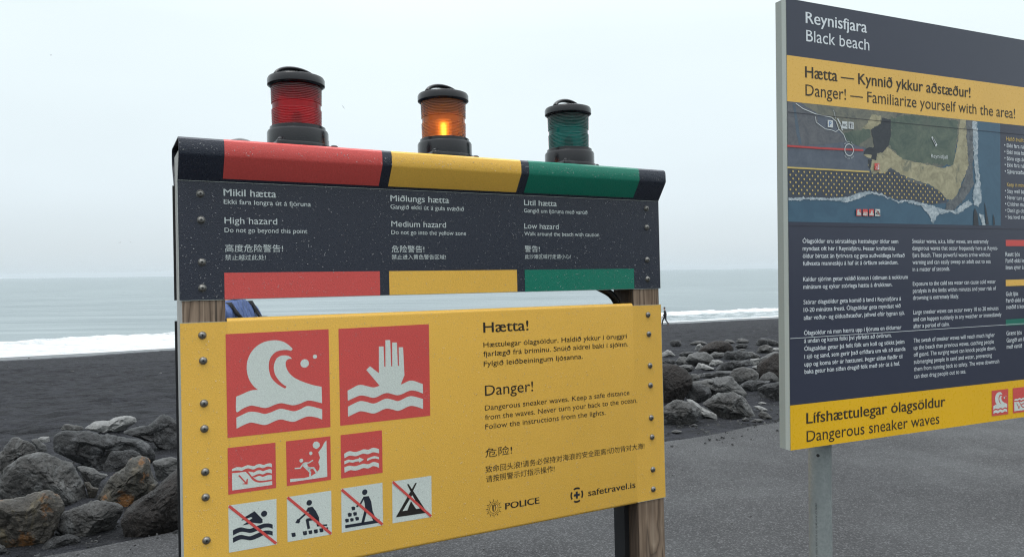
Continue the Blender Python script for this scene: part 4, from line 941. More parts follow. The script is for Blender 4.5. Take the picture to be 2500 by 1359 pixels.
def rock(out, sty, label, K, seed, ang=.55, rf=.03, thick=.85, sink=0., sub=5, grp=None, cat='rock', name='boulder', grow=(1.09, 1.06, 1.22)):
    """boulder whose outline, seen from the path, follows the photo; modelled as a solid with its own depth"""
    px = [K(*p) for p in out]
    mxx = sum(p[0] for p in px)/len(px); mxy = sum(p[1] for p in px)/len(px)
    px = [(mxx+(x-mxx)*grow[0], mxy+(y-mxy)*(grow[1] if y < mxy else grow[2])) for x, y in px]
    x0 = min(p[0] for p in px); x1 = max(p[0] for p in px); y1 = max(p[1] for p in px); y0 = min(p[1] for p in px)
    hit, k = ground_hit((x0+x1)/2, y1-.10*(y1-y0))
    dist = k; wid = (x1-x0)*dist/FOC; hgt = (y1-y0)*dist/FOC
    dep = thick*.5*min(wid, 2.2*hgt); dc = dist+dep*.55
    fwd = Vector((ray((x0+x1)/2, 650).x, 1, 0)).normalized(); rt = Vector((fwd.y, -fwd.x, 0))
    cen2 = ((x0+x1)/2, (y0+y1)/2)
    # outline on an upright plane through the rock's middle
    cd = ray(*cen2); c3 = EYE+cd*dc
    def onpl(p):
        d = ray(*p); t = ((c3-EYE) @ fwd)/(d @ fwd); q = EYE+d*t-c3; return (q @ rt, q.z)
    poly = [onpl(p) for p in px]
    gz = hit.z-.05*hgt-.02
    lowz = min(p[1] for p in poly)
    rad = []
    nA = 180
    for i in range(nA):
        t = 2*math.pi*i/nA; dx, dz = math.cos(t), math.sin(t); best = .02*wid
        for (ax, az), (bx, bz) in zip(poly, poly[1:]+poly[:1]):
            ex, ez = bx-ax, bz-az; den = dx*ez-dz*ex
            if abs(den) < 1e-9: continue
            r_ = (ax*ez-az*ex)/den; u = (ax*dz-az*dx)/den
            if r_ > 0 and -1e-6 <= u <= 1+1e-6: best = max(best, r_)
        rad.append(best)
    rad = [(rad[i-1]+2*rad[i]+rad[(i+1) % nA])/4 for i in range(nA)]
    bm = bmesh.new(); bmesh.ops.create_icosphere(bm, subdivisions=sub, radius=1)
    rg = random.Random(seed); planes = []
    for _ in range(int(7+16*ang)):
        n_ = Vector((rg.uniform(-1, 1), rg.uniform(-1.4, .4), rg.uniform(-.6, 1))).normalized(); planes.append((n_, rg.uniform(.46, .80)))
    if ang > .45:
        planes.insert(0, (Vector((rg.uniform(-.25, .25), rg.uniform(-.35, -.1), 1)).normalized(), rg.uniform(.38, .55)))
        planes.insert(1, (Vector((rg.uniform(-.4, .4), -1, rg.uniform(-.15, .3))).normalized(), rg.uniform(.35, .55)))
    sv = Vector((seed*3.1, seed*1.7, seed*.9)); sc = .5*(wid+hgt)
    for v in bm.verts:
        p = v.co.copy(); rxy = math.hypot(p.x, p.z); d0 = p.copy()
        for n_, o_ in planes:
            e = p @ n_ - o_
            if e > 0: p -= n_*e*min(1, .45+ang)
        # keep the silhouette circle itself on the unit circle
        w = max(0, rxy)**10; p = p.lerp(d0, w*.6)
        t = math.atan2(p.z, p.x) % (2*math.pi); f = t/(2*math.pi)*nA; i = int(f) % nA; fr = f-int(f)
        r_ = rad[i]*(1-fr)+rad[(i+1) % nA]*fr
        q = Vector((p.x*r_, p.y*dep, p.z*r_))
        w1 = d0*1.5+sv
        nn = noise.fractal(w1, 1., 2.1, 4)*rf*sc*.8
        e = noise.voronoi(d0*2.6+sv*1.3+noise.noise_vector(d0*3)*.25)[0]; nn += (min(.35, e[1]-e[0])-.2)*rf*sc*2.2*(.4+ang)
        nn += (.5-abs(noise.noise(d0*5+sv)))*rf*sc*.5 + noise.fractal(d0*11+sv, .8, 2.2, 3)*rf*sc*.32
        q += d0*nn*(1-.35*w)
        if q.y < 0 and q.z < 0: q.y *= 1-.25*min(1, -q.z/(hgt*.5+1e-6))
        v.co = q
    zmin = gz-c3.z
    base = Vector((c3.x, c3.y, 0)); base.z = ground_z(*st(c3.x, c3.y))
    rotm = Matrix((rt, fwd, Vector((0, 0, 1)))).transposed()
    for v in bm.verts:
        w = rotm @ v.co + c3 - base; v.co = w
    me = bpy.data.meshes.new(name); bm.to_mesh(me); bm.free(); me.materials.append(RM[sty])
    me.polygons.foreach_set('use_smooth', [True]*len(me.polygons)); me.set_sharp_from_angle(angle=R(24))
    o = bpy.data.objects.new(name, me); COL.objects.link(o); o.location = base
    return tag(o, label, cat, grp)
K6 = lambda x, y: (x/3.4067, 960+y/3.4067)
K5 = lambda x, y: (1580+x/3.2361, 700+y/3.2361)
GL = 'boulders banked along the path on the left'; GR = 'rocks strewn over the sand on the right'
LEFT = [
 ([(-90,860),(0,848),(100,838),(250,815),(390,776),(440,785),(500,830),(550,890),(560,960),(520,1020),(490,1110),(420,1190),(330,1250),(220,1295),(80,1270),(-90,1200)], 'tan', 'large tan boulder with orange stain at the bottom left edge', .5, 6),
 ([(20,740),(80,600),(160,540),(320,483),(420,495),(530,540),(620,590),(680,680),(720,760),(750,880),(690,930),(560,960),(300,980),(100,900),(20,820)], 'grey', 'big domed grey boulder with pitted skin behind the tan boulder', .25, 6),
 ([(-90,500),(0,480),(60,380),(100,340),(150,338),(200,365),(270,390),(310,430),(320,480),(250,500),(140,550),(60,640),(0,660),(-90,660)], 'grey', 'jagged grey rock at the left edge above the domed boulder', .8, 5),
 ([(318,372),(360,355),(420,352),(412,412),(370,412)], 'pale', 'tiny pale stone wedged beside the jagged left rock', .6, 4),
 ([(260,380),(320,375),(380,430),(400,485),(320,495),(270,440)], 'smooth', 'small smooth grey rock between jagged rock and long slab', .4, 4),
 ([(405,480),(420,350),(480,290),(540,280),(620,290),(760,300),(860,330),(1000,345),(1120,355),(1230,375),(1290,420),(1310,490),(1280,555),(1150,600),(980,620),(840,640),(720,590),(600,560),(480,500)], 'dark', 'long dark angular slab with a bright top edge', .9, 6),
 ([(500,300),(530,252),(600,255),(680,275),(700,310),(600,330)], 'grey', 'low grey rock peeping over left end of the long slab', .5, 4),
 ([(690,285),(780,240),(900,235),(980,195),(1050,190),(1120,200),(1150,230),(1080,280),(1000,335),(860,320),(740,300)], 'pale', 'pale flat rock at the back of the left pile', .6, 5),
 ([(1000,330),(1080,285),(1250,245),(1300,200),(1360,170),(1420,200),(1480,240),(1560,330),(1560,500),(1440,500),(1340,470),(1280,390),(1100,350)], 'dark', 'peaked dark rock at the back beside the yellow panel', .8, 5),
 ([(860,620),(880,570),(940,480),(1020,470),(1100,455),(1180,480),(1200,540),(1130,600),(1000,640),(900,650)], 'dark', 'lumpy dark rock in front of the long slab', .4, 5),
 ([(620,590),(690,585),(780,620),(850,660),(910,670),(850,720),(810,800),(740,780),(680,700)], 'smooth', 'grey rock tucked between domed boulder and pointed brown boulder', .5, 5),
 ([(790,860),(830,780),(900,690),(960,640),(1040,600),(1070,530),(1120,505),(1190,505),(1240,550),(1260,620),(1290,690),(1340,740),(1310,800),(1230,860),(1180,890),(1050,960),(900,900)], 'olive', 'pointed brown boulder with a knob on top and orange lichen', .6, 6),
 ([(1270,570),(1330,540),(1410,515),(1480,535),(1540,620),(1420,680),(1350,720),(1290,680)], 'smooth', 'blunt grey rock between knobbed boulder and yellow panel', .6, 5),
 ([(685,725),(740,722),(775,770),(820,790),(800,850),(750,870),(720,800)], 'tan', 'little ochre rock squeezed against the domed boulder', .5, 4),
 ([(490,1100),(530,1010),(600,960),(690,920),(760,875),(900,868),(1000,890),(1045,920),(1045,960),(1000,1040),(960,1130),(860,1195),(700,1190),(560,1160)], 'grey', 'squat grey boulder in front row between tan and red-brown boulders', .55, 6),
 ([(1010,1060),(1060,980),(1180,880),(1290,800),(1400,700),(1480,640),(1620,620),(1650,1100),(1480,1170),(1200,1205),(1090,1200),(1040,1130)], 'brown', 'large dark red-brown boulder half hidden by the yellow panel', .25, 6),
 ([(330,1290),(380,1240),(480,1190),(580,1160),(640,1180),(680,1215),(600,1260),(450,1290)], 'dark', 'low dark stone at path edge under the squat grey boulder', .6, 5),
 ([(-90,1230),(0,1235),(45,1285),(65,1310),(0,1345),(-90,1350)], 'smooth', 'small grey stone in the bottom left corner', .5, 5),
 ([(-60,640),(0,650),(25,690),(10,780),(-60,850)], 'smooth', 'grey rock cut by the left edge above the tan boulder', .3, 5)]
RIGHT = [
 ([(90,640),(160,625),(230,628),(300,660),(335,710),(338,770),(310,830),(280,870),(200,890),(130,910),(90,880)], 'brown', 'rough dark brown round boulder beside the right end of yellow panel', .2, 6),
 ([(110,980),(160,930),(230,885),(290,890),(360,910),(410,960),(415,1010),(380,1050),(340,1090),(250,1080),(140,1065),(105,1030)], 'grey', 'grey boulder nearest the path right of the yellow panel', .5, 6),
 ([(300,885),(350,882),(400,920),(440,970),(520,985),(550,1000),(560,1040),(500,1020),(420,1005),(400,950)], 'pale', 'thin pale slab leaning between two front boulders', .7, 5),
 ([(435,920),(500,870),(560,830),(690,822),(730,870),(790,930),(830,990),(850,1030),(760,1030),(650,1045),(560,1030),(540,980)], 'grey', 'wedge shaped grey boulder in front with a sloping right edge', .75, 6),
 ([(345,750),(420,735),(560,705),(680,695),(700,745),(740,780),(790,835),(770,890),(720,870),(690,822),(560,830),(500,860),(480,800),(360,790)], 'smooth', 'broad layered grey slab behind the wedge boulder', .85, 6),
 ([(290,840),(350,770),(420,765),(480,800),(495,860),(440,920),(400,920),(360,885),(310,880)], 'dark', 'dark grey rock between round brown boulder and layered slab', .6, 5),
 ([(665,690),(690,650),(750,635),(820,645),(865,690),(870,730),(800,755),(730,770),(690,740)], 'grey', 'rounded fissured grey rock above the layered slab', .25, 5),
 ([(862,690),(880,620),(920,580),(1000,535),(1060,525),(1130,560),(1130,740),(960,740),(900,730)], 'brown', 'tall brown boulder partly behind the information board', .3, 5),
 ([(855,600),(900,560),(960,525),(1020,510),(1060,530),(1000,560),(920,610)], 'smooth', 'grey rock leaning behind the tall brown boulder', .5, 4),
 ([(895,735),(920,690),(960,672),(1010,685),(1040,720),(1040,745),(960,750)], 'smooth', 'small round grey stone in front of the tall brown boulder', .2, 4),
 ([(730,780),(790,745),(860,733),(985,738),(950,760),(880,790),(870,825),(790,820)], 'dark', 'flat topped dark slab right of the layered slab', .8, 5),
 ([(880,800),(960,760),(1060,740),(1130,760),(1130,900),(1000,905),(910,890),(890,830)], 'dark', 'dark block by the edge of the information board', .7, 5),
 ([(410,520),(450,480),(510,440),(580,428),(640,440),(668,470),(670,500),(600,515),(500,530)], 'brown', 'long brown boulder farthest up the beach', .3, 5),
 ([(312,575),(340,535),(400,515),(460,522),(505,555),(515,590),(440,610),(350,615)], 'smooth', 'smooth oval grey boulder in the middle of the right spread', .15, 5),
 ([(225,590),(250,558),(290,548),(325,565),(320,610),(240,605)], 'smooth', 'grey stone touching left side of the oval boulder', .3, 4),
 ([(110,530),(160,495),(185,505),(225,545),(170,550),(110,552)], 'pale', 'pale pointed rock near the right edge of the yellow panel', .8, 4),
 ([(180,445),(190,425),(225,418),(265,425),(275,455),(250,468),(195,465)], 'dark', 'lone black block high on the sand near the yellow panel', .5, 4),
 ([(700,435),(720,412),(760,407),(800,425),(790,442),(740,446)], 'smooth', 'flat grey stone at the top of the spread, right of the brown boulder', .3, 4),
 ([(868,455),(880,420),(900,402),(960,405),(1040,435),(1045,465),(950,468)], 'dark', 'dark rock pile topmost beside the information board', .6, 4),
 ([(610,540),(630,508),(700,505),(780,515),(810,550),(770,575),(680,578),(620,570)], 'dark', 'wide dark bluish rock below the long brown boulder', .4, 5),
 ([(490,540),(530,515),(610,518),(615,550),(560,560),(510,565)], 'smooth', 'grey stone between oval boulder and wide dark rock', .4, 4),
 ([(870,515),(890,470),(930,455),(980,475),(990,510),(940,525)], 'grey', 'grey hump below the topmost dark rock pile', .4, 4),
 ([(805,610),(815,565),(890,562),(880,600),(850,618)], 'pale', 'pale square block left of the tall brown boulder', .8, 4),
 ([(368,650),(400,600),(440,605),(520,645),(450,650),(400,658)], 'pale', 'pale peaked stone below the oval boulder', .8, 4),
 ([(485,615),(510,575),(560,575),(605,595),(540,622)], 'pale', 'pale tilted stone right of the oval boulder', .7, 4),
 ([(555,650),(600,600),(700,578),(800,580),(830,610),(740,640),(650,662)], 'dark', 'long low dark rock in the centre of the right spread', .4, 5),
 ([(235,625),(300,612),(350,618),(370,650),(300,668),(250,655)], 'smooth', 'flat grey stone just above the round brown boulder', .4, 4),
 ([(340,720),(350,690),(390,685),(415,710),(400,738),(350,744)], 'smooth', 'small grey cobble at the left end of the layered slab', .3, 4),
 ([(390,715),(430,685),(560,665),(660,668),(670,690),(560,705),(470,728)], 'dark', 'low dark slab lying just above the layered slab', .6, 4),
 ([(378,495),(395,455),(420,445),(440,470),(432,497)], 'pale', 'little pale shard left of the long brown boulder', .9, 4),
 ([(340,450),(390,425),(440,428),(472,445),(400,458)], 'smooth', 'flat grey stone up the beach left of the long brown boulder', .4, 4),
 ([(600,440),(630,412),(665,418),(692,440),(640,450)], 'smooth', 'grey stone behind right end of the long brown boulder', .4, 4),
 ([(780,520),(830,510),(900,550),(860,567),(810,557)], 'smooth', 'sloping grey stone right of the wide dark rock', .5, 4),
 ([(828,630),(870,615),(915,617),(880,652)], 'pale', 'thin pale chip at the foot of the tall brown boulder', .7, 4),
 ([(840,940),(880,937),(955,968),(930,980),(870,967)], 'pale', 'flat pale flagstone right of the wedge boulder', .7, 4),
 ([(875,915),(905,905),(938,918),(900,928)], 'pale', 'small pale chip above the flat flagstone', .6, 4),
 ([(870,1010),(900,980),(940,985),(980,1030),(920,1042)], 'grey', 'small broken grey rock below the flat flagstone', .8, 4),
 ([(748,1050),(775,1032),(806,1040),(800,1060),(760,1064)], 'smooth', 'small stone under the right foot of the wedge boulder', .5, 4),
 ([(810,1065),(850,1040),(920,1050),(890,1072)], 'smooth', 'low flat stone on the path edge right of the wedge boulder', .5, 4),
 ([(188,1145),(220,1125),(268,1140),(230,1160)], 'smooth', 'flat stone on sand in front of the nearest grey boulder', .4, 4),
 ([(985,490),(1020,480),(1060,490),(1060,512),(1005,510)], 'pale', 'pale rounded stone next to the information board edge', .3, 4),
 ([(100,600),(160,570),(220,575),(230,600),(170,614)], 'dark', 'low dark stone left of the oval boulder by the panel', .5, 4),
 ([(240,530),(300,508),(365,515),(330,540),(280,552)], 'dark', 'low dark stone above the oval boulder', .5, 4),
 ([(690,470),(740,445),(800,455),(780,480),(720,487)], 'dark', 'dark flat rock right of the long brown boulder', .5, 4),
 ([(715,500),(750,487),(785,497),(750,508)], 'smooth', 'thin grey stone on top of the wide dark rock', .4, 4),
 ([(345,1090),(370,1080),(398,1090),(375,1100)], 'smooth', 'cobble at the right foot of the nearest grey boulder', .4, 4)]
for i, (o_, sty, lab, ang, sub) in enumerate(LEFT): rock(o_, sty, lab, K6, i+1, ang, .030, sub=sub, grp=GL, name='boulder' if sub > 4 else 'stone')
for i, (o_, sty, lab, ang, sub) in enumerate(RIGHT): rock(o_, sty, lab, K5, i+41, ang, .028, sub=sub, grp=GR, grow=(1.2, 1.14, 1.34), name='boulder' if sub > 4 else 'stone')
# loose single stones
def pebble(px, py, w, sty, label, asphalt_=False):
    x, y_ = px, py; h = w*.38
    o_ = [(x-w/2, y_), (x-w*.3, y_-h), (x+w*.2, y_-h*1.05), (x+w/2, y_-h*.2), (x+w*.2, y_+h*.3), (x-w*.3, y_+h*.3)]
    rock(o_, sty, label, lambda a, b_: (a, b_), int(px), .4, .02, sub=4, name='pebble', cat='stone')
pebble(392, 911, 6, 'pale', 'small white stone lying alone on the dark sand'); pebble(71, 874, 6, 'pale', 'tiny white stone by the edge of the foam on the left')
pebble(2200, 1197, 19, 'pale', 'flat pale pebble lying on the asphalt below the information board')
# gravel along the edge of the asphalt and between the boulders
mb = MB(); rg = random.Random(11)
for _ in range(2600):
    s = rg.uniform(-4.5, 8.5); te = edge_t(s); t = te+rg.gauss(.12, .35) if rg.random() < .7 else te+rg.uniform(0, 5)
    if t < te-.5: continue
    r_ = .004+.022*rg.random()**4 + (.01*rg.random() if t > te+.6 else 0)
    p = TS*s+TN*t; z = (0 if t < te else ground_z(s, t))
    bm_ = []; k = 5; ph = rg.random()*6; e = rg.uniform(.6, 1.3)
    lo = [(p.x+r_*e*math.cos(ph+2*math.pi*i/k)*rg.uniform(.8, 1.2), p.y+r_*math.sin(ph+2*math.pi*i/k), z-.004) for i in range(k)]
    hi = [(p.x+.6*r_*e*math.cos(ph+.4+2*math.pi*i/k), p.y+.6*r_*math.sin(ph+.4+2*math.pi*i/k), z+r_*rg.uniform(.4, .9)) for i in range(k)]
    mb.add(lo+hi, [(i, (i+1) % k, k+(i+1) % k, k+i) for i in range(k)]+[tuple(range(k, 2*k))], 1 if rg.random() < .3 else 0)
for _ in range(900):    # odd stones on the open sand and a few crumbs on the path
    if rg.random() < .8: s = rg.uniform(-14, 34); t = rg.uniform(9, 62); r_ = .012+.05*rg.random()**3
    else: s = rg.uniform(-1, 6); t = rg.uniform(-1, 5); r_ = .003+.008*rg.random()**3
    p = TS*s+TN*t; z = 0 if t < edge_t(s)-.1 else ground_z(s, t); k = 6; ph = rg.random()*6; e = rg.uniform(.6, 1.4)
    lo = [(p.x+r_*e*math.cos(ph+2*math.pi*i/k)*rg.uniform(.8, 1.2), p.y+r_*math.sin(ph+2*math.pi*i/k), z-.006) for i in range(k)]
    hi = [(p.x+.6*r_*e*math.cos(ph+.4+2*math.pi*i/k), p.y+.6*r_*math.sin(ph+.4+2*math.pi*i/k), z+r_*rg.uniform(.35, .8)) for i in range(k)]
    mb.add(lo+hi, [(i, (i+1) % k, k+(i+1) % k, k+i) for i in range(k)]+[tuple(range(k, 2*k))], 1 if rg.random() < .35 else 0)
tag(mb.build('gravel', [RM['dark'], RM['smooth']]), 'loose gravel scattered along the edge of the asphalt', kind='stuff')

# ---------------------------------------------------------------- people
def skin_mesh(name, chains, material, parent=None, sub=2):
    """one continuous skinned surface: chains = list of [(point, radius or (rx, ry))], joined where points coincide"""
    vs = []; rs = []; es = []; idx = {}
    for ch in chains:
        prev = None
        for p, r_ in ch:
            key = tuple(round(c, 4) for c in p)
            if key not in idx: idx[key] = len(vs); vs.append(p); rs.append(r_ if isinstance(r_, tuple) else (r_, r_))
            if prev is not None and prev != idx[key]: es.append((prev, idx[key]))
            prev = idx[key]
    me = bpy.data.meshes.new(name+'_frame'); me.from_pydata(vs, es, [])
    o = bpy.data.objects.new(name, me); COL.objects.link(o)
    sk = o.modifiers.new('skin', 'SKIN'); sk.branch_smoothing = .6
    for i, r_ in enumerate(rs): me.skin_vertices[0].data[i].radius = r_; me.skin_vertices[0].data[i].use_root = (i == 0)
    ss_ = o.modifiers.new('sub', 'SUBSURF'); ss_.levels = sub; ss_.render_levels = sub
    bpy.context.view_layer.update()
    m2 = bpy.data.meshes.new_from_object(o.evaluated_get(bpy.context.evaluated_depsgraph_get())); m2.name = name
    o.modifiers.clear(); o.data = m2; bpy.data.meshes.remove(me)
    m2.materials.clear(); m2.materials.append(material); m2.polygons.foreach_set('use_smooth', [True]*len(m2.polygons))
    if parent: o.parent = parent
    return o
def cloth(name, col, rough=.8, fold=1.):
    k = mat(name, col, rough); t = NT(k); co = t.coord((1, 1, .5))
    t.link(t.mixc(t.noise(9, co, 4), tuple(c*.75 for c in col), tuple(c*1.2 for c in col)), t.b.inputs['Base Color'])
    g = t.new('TexWave'); g.inputs['Scale'].default_value = 9; g.inputs['Distortion'].default_value = 7; g.inputs['Detail'].default_value = 2; t.link(co, g.inputs['Vector'])
    t.bump(t.math('ADD', t.math('MULTIPLY', g.outputs['Fac'], .5), t.noise(14, co, 3)), .8*fold, .03); return k
SKIN = mat('skin', (.50, .30, .22), .5); EYEW = mat('eye_white', (.7, .68, .65), .3); LIP = mat('lips', (.36, .15, .12), .5); HAIR = cloth('hair', (.03, .022, .016), .6, .5)
def person(loc, heading, jacket_c, trouser_c, label, bag=None, hair=HAIR, stride=1., lean=.04, swing=1.):
    root = bpy.data.objects.new('person', None); COL.objects.link(root); root.location = loc; root.rotation_euler = (0, 0, heading)
    tag(root, label, 'person')
    st1 = .27*stride
    def arm(sx, sw):
        sh = (sx*.185, .0+lean*.9, 1.41); el_ = (sx*.245, -.03+sw*.10, 1.14); wr = (sx*.235, .05+sw*.22, .91); pa = (sx*.228, .065+sw*.25, .845)
        return sh, el_, wr, pa
    legs = {}
    for sx, f in ((1, 1), (-1, -1)):
        hip = (sx*.092, 0, .92); kn = (sx*.10, .06*stride+f*.13*stride, .50); an = (sx*.10, f*st1-.02, .085+(0 if f > 0 else .05*stride)); toe = (sx*.115, an[1]+.15, .03)
        legs[sx] = (hip, kn, an, toe)
    pel = (0, 0, .95); sp = (0, lean*.3, 1.12); chest = (0, lean*.8, 1.30); up = (0, lean, 1.42); nk = (0, lean+.005, 1.50); n2 = (0, lean+.018, 1.555); h1 = (0, lean+.035, 1.615); h2 = (0, lean+.022, 1.69); h3 = (0, lean+.012, 1.745)
    ch = [[(pel, (.125, .10)), (sp, (.115, .09)), (chest, (.14, .105)), (up, (.10, .075)), (nk, .058), (n2, .054), (h1, (.050, .052))]]
    for sx in (1, -1):
        sh, el_, wr, pa = arm(sx, -sx*.6*stride*swing); hip, kn, an, toe = legs[sx]
        ch.append([(up, .09), (sh, .055), (el_, .040), (wr, .026), (pa, (.026, .034))])
        for i, (dy, l) in enumerate(((.026, .075), (.009, .085), (-.008, .080), (-.024, .062))):
            f0 = (pa[0], pa[1]+dy, pa[2]-.02); f1 = (pa[0]-sx*.004, pa[1]+dy*1.2+.004, pa[2]-.02-l*.55); f2 = (pa[0]-sx*.016, pa[1]+dy*1.2+.012, pa[2]-.02-l)
            ch.append([(pa, .028), (f0, .0095), (f1, .0088), (f2, .0075)])
        ch.append([(pa, .028), ((pa[0]-sx*.012, pa[1]+.040, pa[2]-.005), .010), ((pa[0]-sx*.022, pa[1]+.056, pa[2]-.045), .0085)])
        ch.append([(pel, .12), (hip, .09), (kn, .056), (an, .038), (toe, (.036, .028))])
    body = skin_mesh('body', ch, SKIN, root)
    # sculpted head fused with the body into one surface
    hc = Vector((0, lean+.022, 1.645)); G = lambda p, c, r_: math.exp(-((p-Vector(c)).length/r_)**2)
    def head_pt(d, grow=0.):
        p = Vector((d.x*.074, d.y*.092, d.z*.116)); u = d
        if d.z < 0: p.x *= 1-.22*d.z*d.z; p.y *= 1-.10*d.z*d.z if d.y > 0 else 1-.30*d.z*d.z
        if d.y > 0:
            p.y += .024*G(u, (0, .97, -.16), .20)+.010*G(u, (0, .96, .08), .16)+.010*G(u, (0, .62, -.80), .28)+.006*G(u, (0, .86, -.50), .18)
            for sx in (1, -1): p.y += -.013*G(u, (sx*.38, .90, .10), .20)+.006*G(u, (sx*.36, .88, .36), .22)+.007*G(u, (sx*.52, .80, -.22), .26)
            p.y -= .005*G(u, (0, .90, -.42), .07)
        for sx in (1, -1): p += Vector((sx*.020, -.006, 0))*G(u, (sx*.99, -.08, -.02), .17)
        return hc+p+d*grow
    bm = bmesh.new(); bmesh.ops.create_icosphere(bm, subdivisions=5, radius=1)
    for v in bm.verts: v.co = head_pt(v.co.normalized())
    bm.from_mesh(body.data); bm.to_mesh(body.data); bm.free()
    rm = body.modifiers.new('fuse', 'REMESH'); rm.mode = 'VOXEL'; rm.voxel_size = .0055 if bag else .011; rm.use_smooth_shade = True
    bpy.context.view_layer.update(); m2 = bpy.data.meshes.new_from_object(body.evaluated_get(bpy.context.evaluated_depsgraph_get())); body.modifiers.clear(); body.data = m2; m2.name = 'body'
    m2.materials.clear(); m2.materials.append(SKIN); m2.polygons.foreach_set('use_smooth', [True]*len(m2.polygons))
    for sx in (1, -1):
        mb = MB(); c = hc+Vector((sx*.030, .0735, .011)); mb.lathe([(.001, -.0125), (.009, -.0088), (.0125, 0), (.009, .0088), (.001, .0125)], c, 16)
        mb.lathe([(.001, -.006), (.0052, -.003), (.006, 0), (.0052, .003), (.001, .006)], c+Vector((0, .0085, 0)), 12, 1); mb.build('eye', [EYEW, M['socket']], root, smooth=90)
    mb = MB(); mb.tube([tuple(hc+Vector((x*.022, .0925-.010*x*x, -.050+.002*x*x))) for x in (-1, -.5, 0, .5, 1)], .0028, 8, flat=.7); mb.build('lips', LIP, root, smooth=90)
    bm = bmesh.new(); bmesh.ops.create_icosphere(bm, subdivisions=4, radius=1); kill = []
    for v in bm.verts:
        d_ = v.co.normalized(); lim = .52 if d_.y > .35 else (.10 if d_.y > -.1 else -.62)
        if d_.z < lim: kill.append(v)
        v.co = head_pt(d_, .012+.004*noise.noise(d_*6))
    bmesh.ops.delete(bm, geom=kill, context='VERTS'); me = bpy.data.meshes.new('hair'); bm.to_mesh(me); bm.free(); me.materials.append(hair); me.polygons.foreach_set('use_smooth', [True]*len(me.polygons))
    ho = bpy.data.objects.new('hair', me); COL.objects.link(ho); ho.parent = root; sm = ho.modifiers.new('thick', 'SOLIDIFY'); sm.thickness = .016; sm.offset = -1
    jc = [[((0, 0, .86), (.165, .13)), ((0, lean*.2, .98), (.155, .125)), (sp, (.150, .125)), (chest, (.172, .14)), (up, (.13, .105)), ((0, lean+.006, 1.485), (.085, .085))]]
    for sx in (1, -1):
        sh, el_, wr, pa = arm(sx, -sx*.6*stride*swing)
        jc.append([(up, .10), (sh, .080), (el_, .062), (tuple(Vector(wr)+Vector((0, 0, .02))), .046)])
    skin_mesh('jacket', jc, jacket_c, root)
    tcn = []
    for sx in (1, -1):
        hip, kn, an, toe = legs[sx]; tcn.append([((0, 0, .97), (.14, .115)), (hip, .108), (kn, .076), (tuple(Vector(an)+Vector((0, 0, .01))), .060)])
    skin_mesh('trousers', tcn, trouser_c, root)
    for sx in (1, -1):
        hip, kn, an, toe = legs[sx]
        skin_mesh('shoe', [[((an[0], an[1]-.035, an[2]-.02), .045), ((an[0], an[1]+.04, an[2]-.035), .044), ((toe[0], toe[1], an[2]-.045), .036), ((toe[0], toe[1]+.05, an[2]-.05), .026)]], M['blackmatte'], root)
    if bag:
        root.scale = (1.01,)*3
        skin_mesh('scarf', [[((0, lean+.0, 1.455), (.088, .082)), ((0, lean+.006, 1.49), (.082, .078)), ((0, lean+.012, 1.515), (.072, .070))]], bag, root)
        b_ = skin_mesh('backpack', [[((0, lean-.20, 0.98), (.135, .07)), ((0, lean-.21, 1.10), (.15, .085)), ((0, lean-.20, 1.28), (.145, .08)), ((0, lean-.175, 1.40), (.10, .05))]], bag, root)
        for sx in (1, -1):
            mb = MB(); pts = [(sx*.10, lean-.125, 1.38), (sx*.11, lean-.07, 1.452), (sx*.112, lean+.04, 1.448), (sx*.115, lean+.135, 1.36), (sx*.125, lean+.12, 1.22), (sx*.155, lean+.0, 1.10), (sx*.14, lean-.13, 1.04)]
            mb.tube(pts, .016, 8, flat=.5); mb.build('strap', bag, root, smooth=60)
    return root
BLUE = cloth('blue_jacket', (.085, .14, .33), .6); DARKT = cloth('dark_trousers', (.014, .015, .022)); BLK = cloth('black_fabric', (.010, .011, .013), .7)
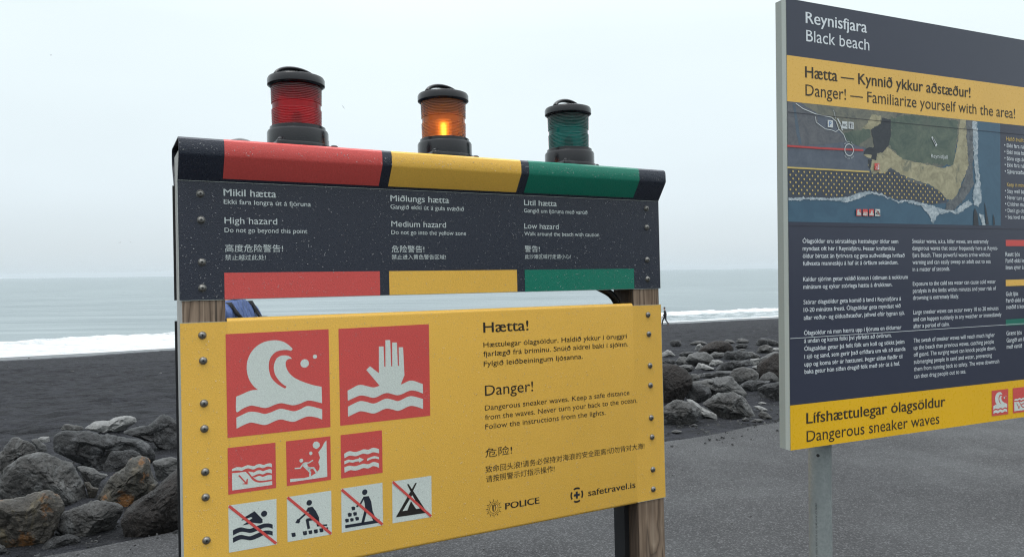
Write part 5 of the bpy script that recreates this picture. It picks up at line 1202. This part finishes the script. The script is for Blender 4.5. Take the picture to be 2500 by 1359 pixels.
d = ray(575, 700); p = EYE+d*(3.95/d.y); p.z = 0
person(p, R(82), BLUE, DARKT, 'person in blue jacket with black backpack, mostly hidden behind the hazard sign', BLK, swing=.05)
q, k = ground_hit(1624, 794.5); 
person((q.x, q.y, q.z), R(78), BLK, DARKT, 'distant person in dark clothes walking on the beach by the surf', None, stride=1.15)
# ---------------------------------------------------------------- haze over the sea
k = bpy.data.materials.new('sea_haze'); k.use_nodes = True; t = k.node_tree; t.nodes.clear()
o_ = t.nodes.new('ShaderNodeOutputMaterial'); v = t.nodes.new('ShaderNodeVolumePrincipled'); v.inputs['Color'].default_value = (.86, .95, 1, 1); v.inputs['Density'].default_value = .00011
t.links.new(v.outputs[0], o_.inputs['Volume'])
mb = MB(); mb.box((-9500, -6500, -10), (9500, 9600, 45)); tag(mb.build('haze', k), 'thin pale haze over the sea', kind='stuff')
# ---------------------------------------------------------------- gulls
def gull(px, py, dist, heading, bank, label):
    root = bpy.data.objects.new('seagull', None); COL.objects.link(root); root.location = EYE+ray(px, py)*dist; root.rotation_euler = (0, bank, heading); tag(root, label, 'seagull', 'gulls in the overcast sky')
    g = cloth('gull_feathers', (.16, .17, .18), .7, .2)
    skin_mesh('body', [[((0, -.24, .02), (.035, .012)), ((0, -.12, .005), .045), ((0, .02, 0), .062), ((0, .13, .02), .045), ((0, .19, .035), .036), ((0, .25, .03), .010)]], g, root)
    for sx in (1, -1):
        skin_mesh('wing', [[((sx*.04, .04, .02), (.065, .014)), ((sx*.24, .07, .10), (.060, .010)), ((sx*.45, .01, .08), (.040, .007)), ((sx*.62, -.08, .04), (.012, .004))]], g, root)
gull(838, 262, 165, R(35), R(50), 'tiny gull flying between the red and amber beacons'); gull(124, 135, 190, R(-70), R(20), 'tiny gull flying high at the upper left'); gull(293, 592, 230, R(60), R(-15), 'tiny gull low over the sea at left, the farther from the sign'); gull(318, 591, 230, R(20), R(25), 'tiny gull low over the sea at left, the nearer to the sign')

bpy.data.objects.remove(_fo)
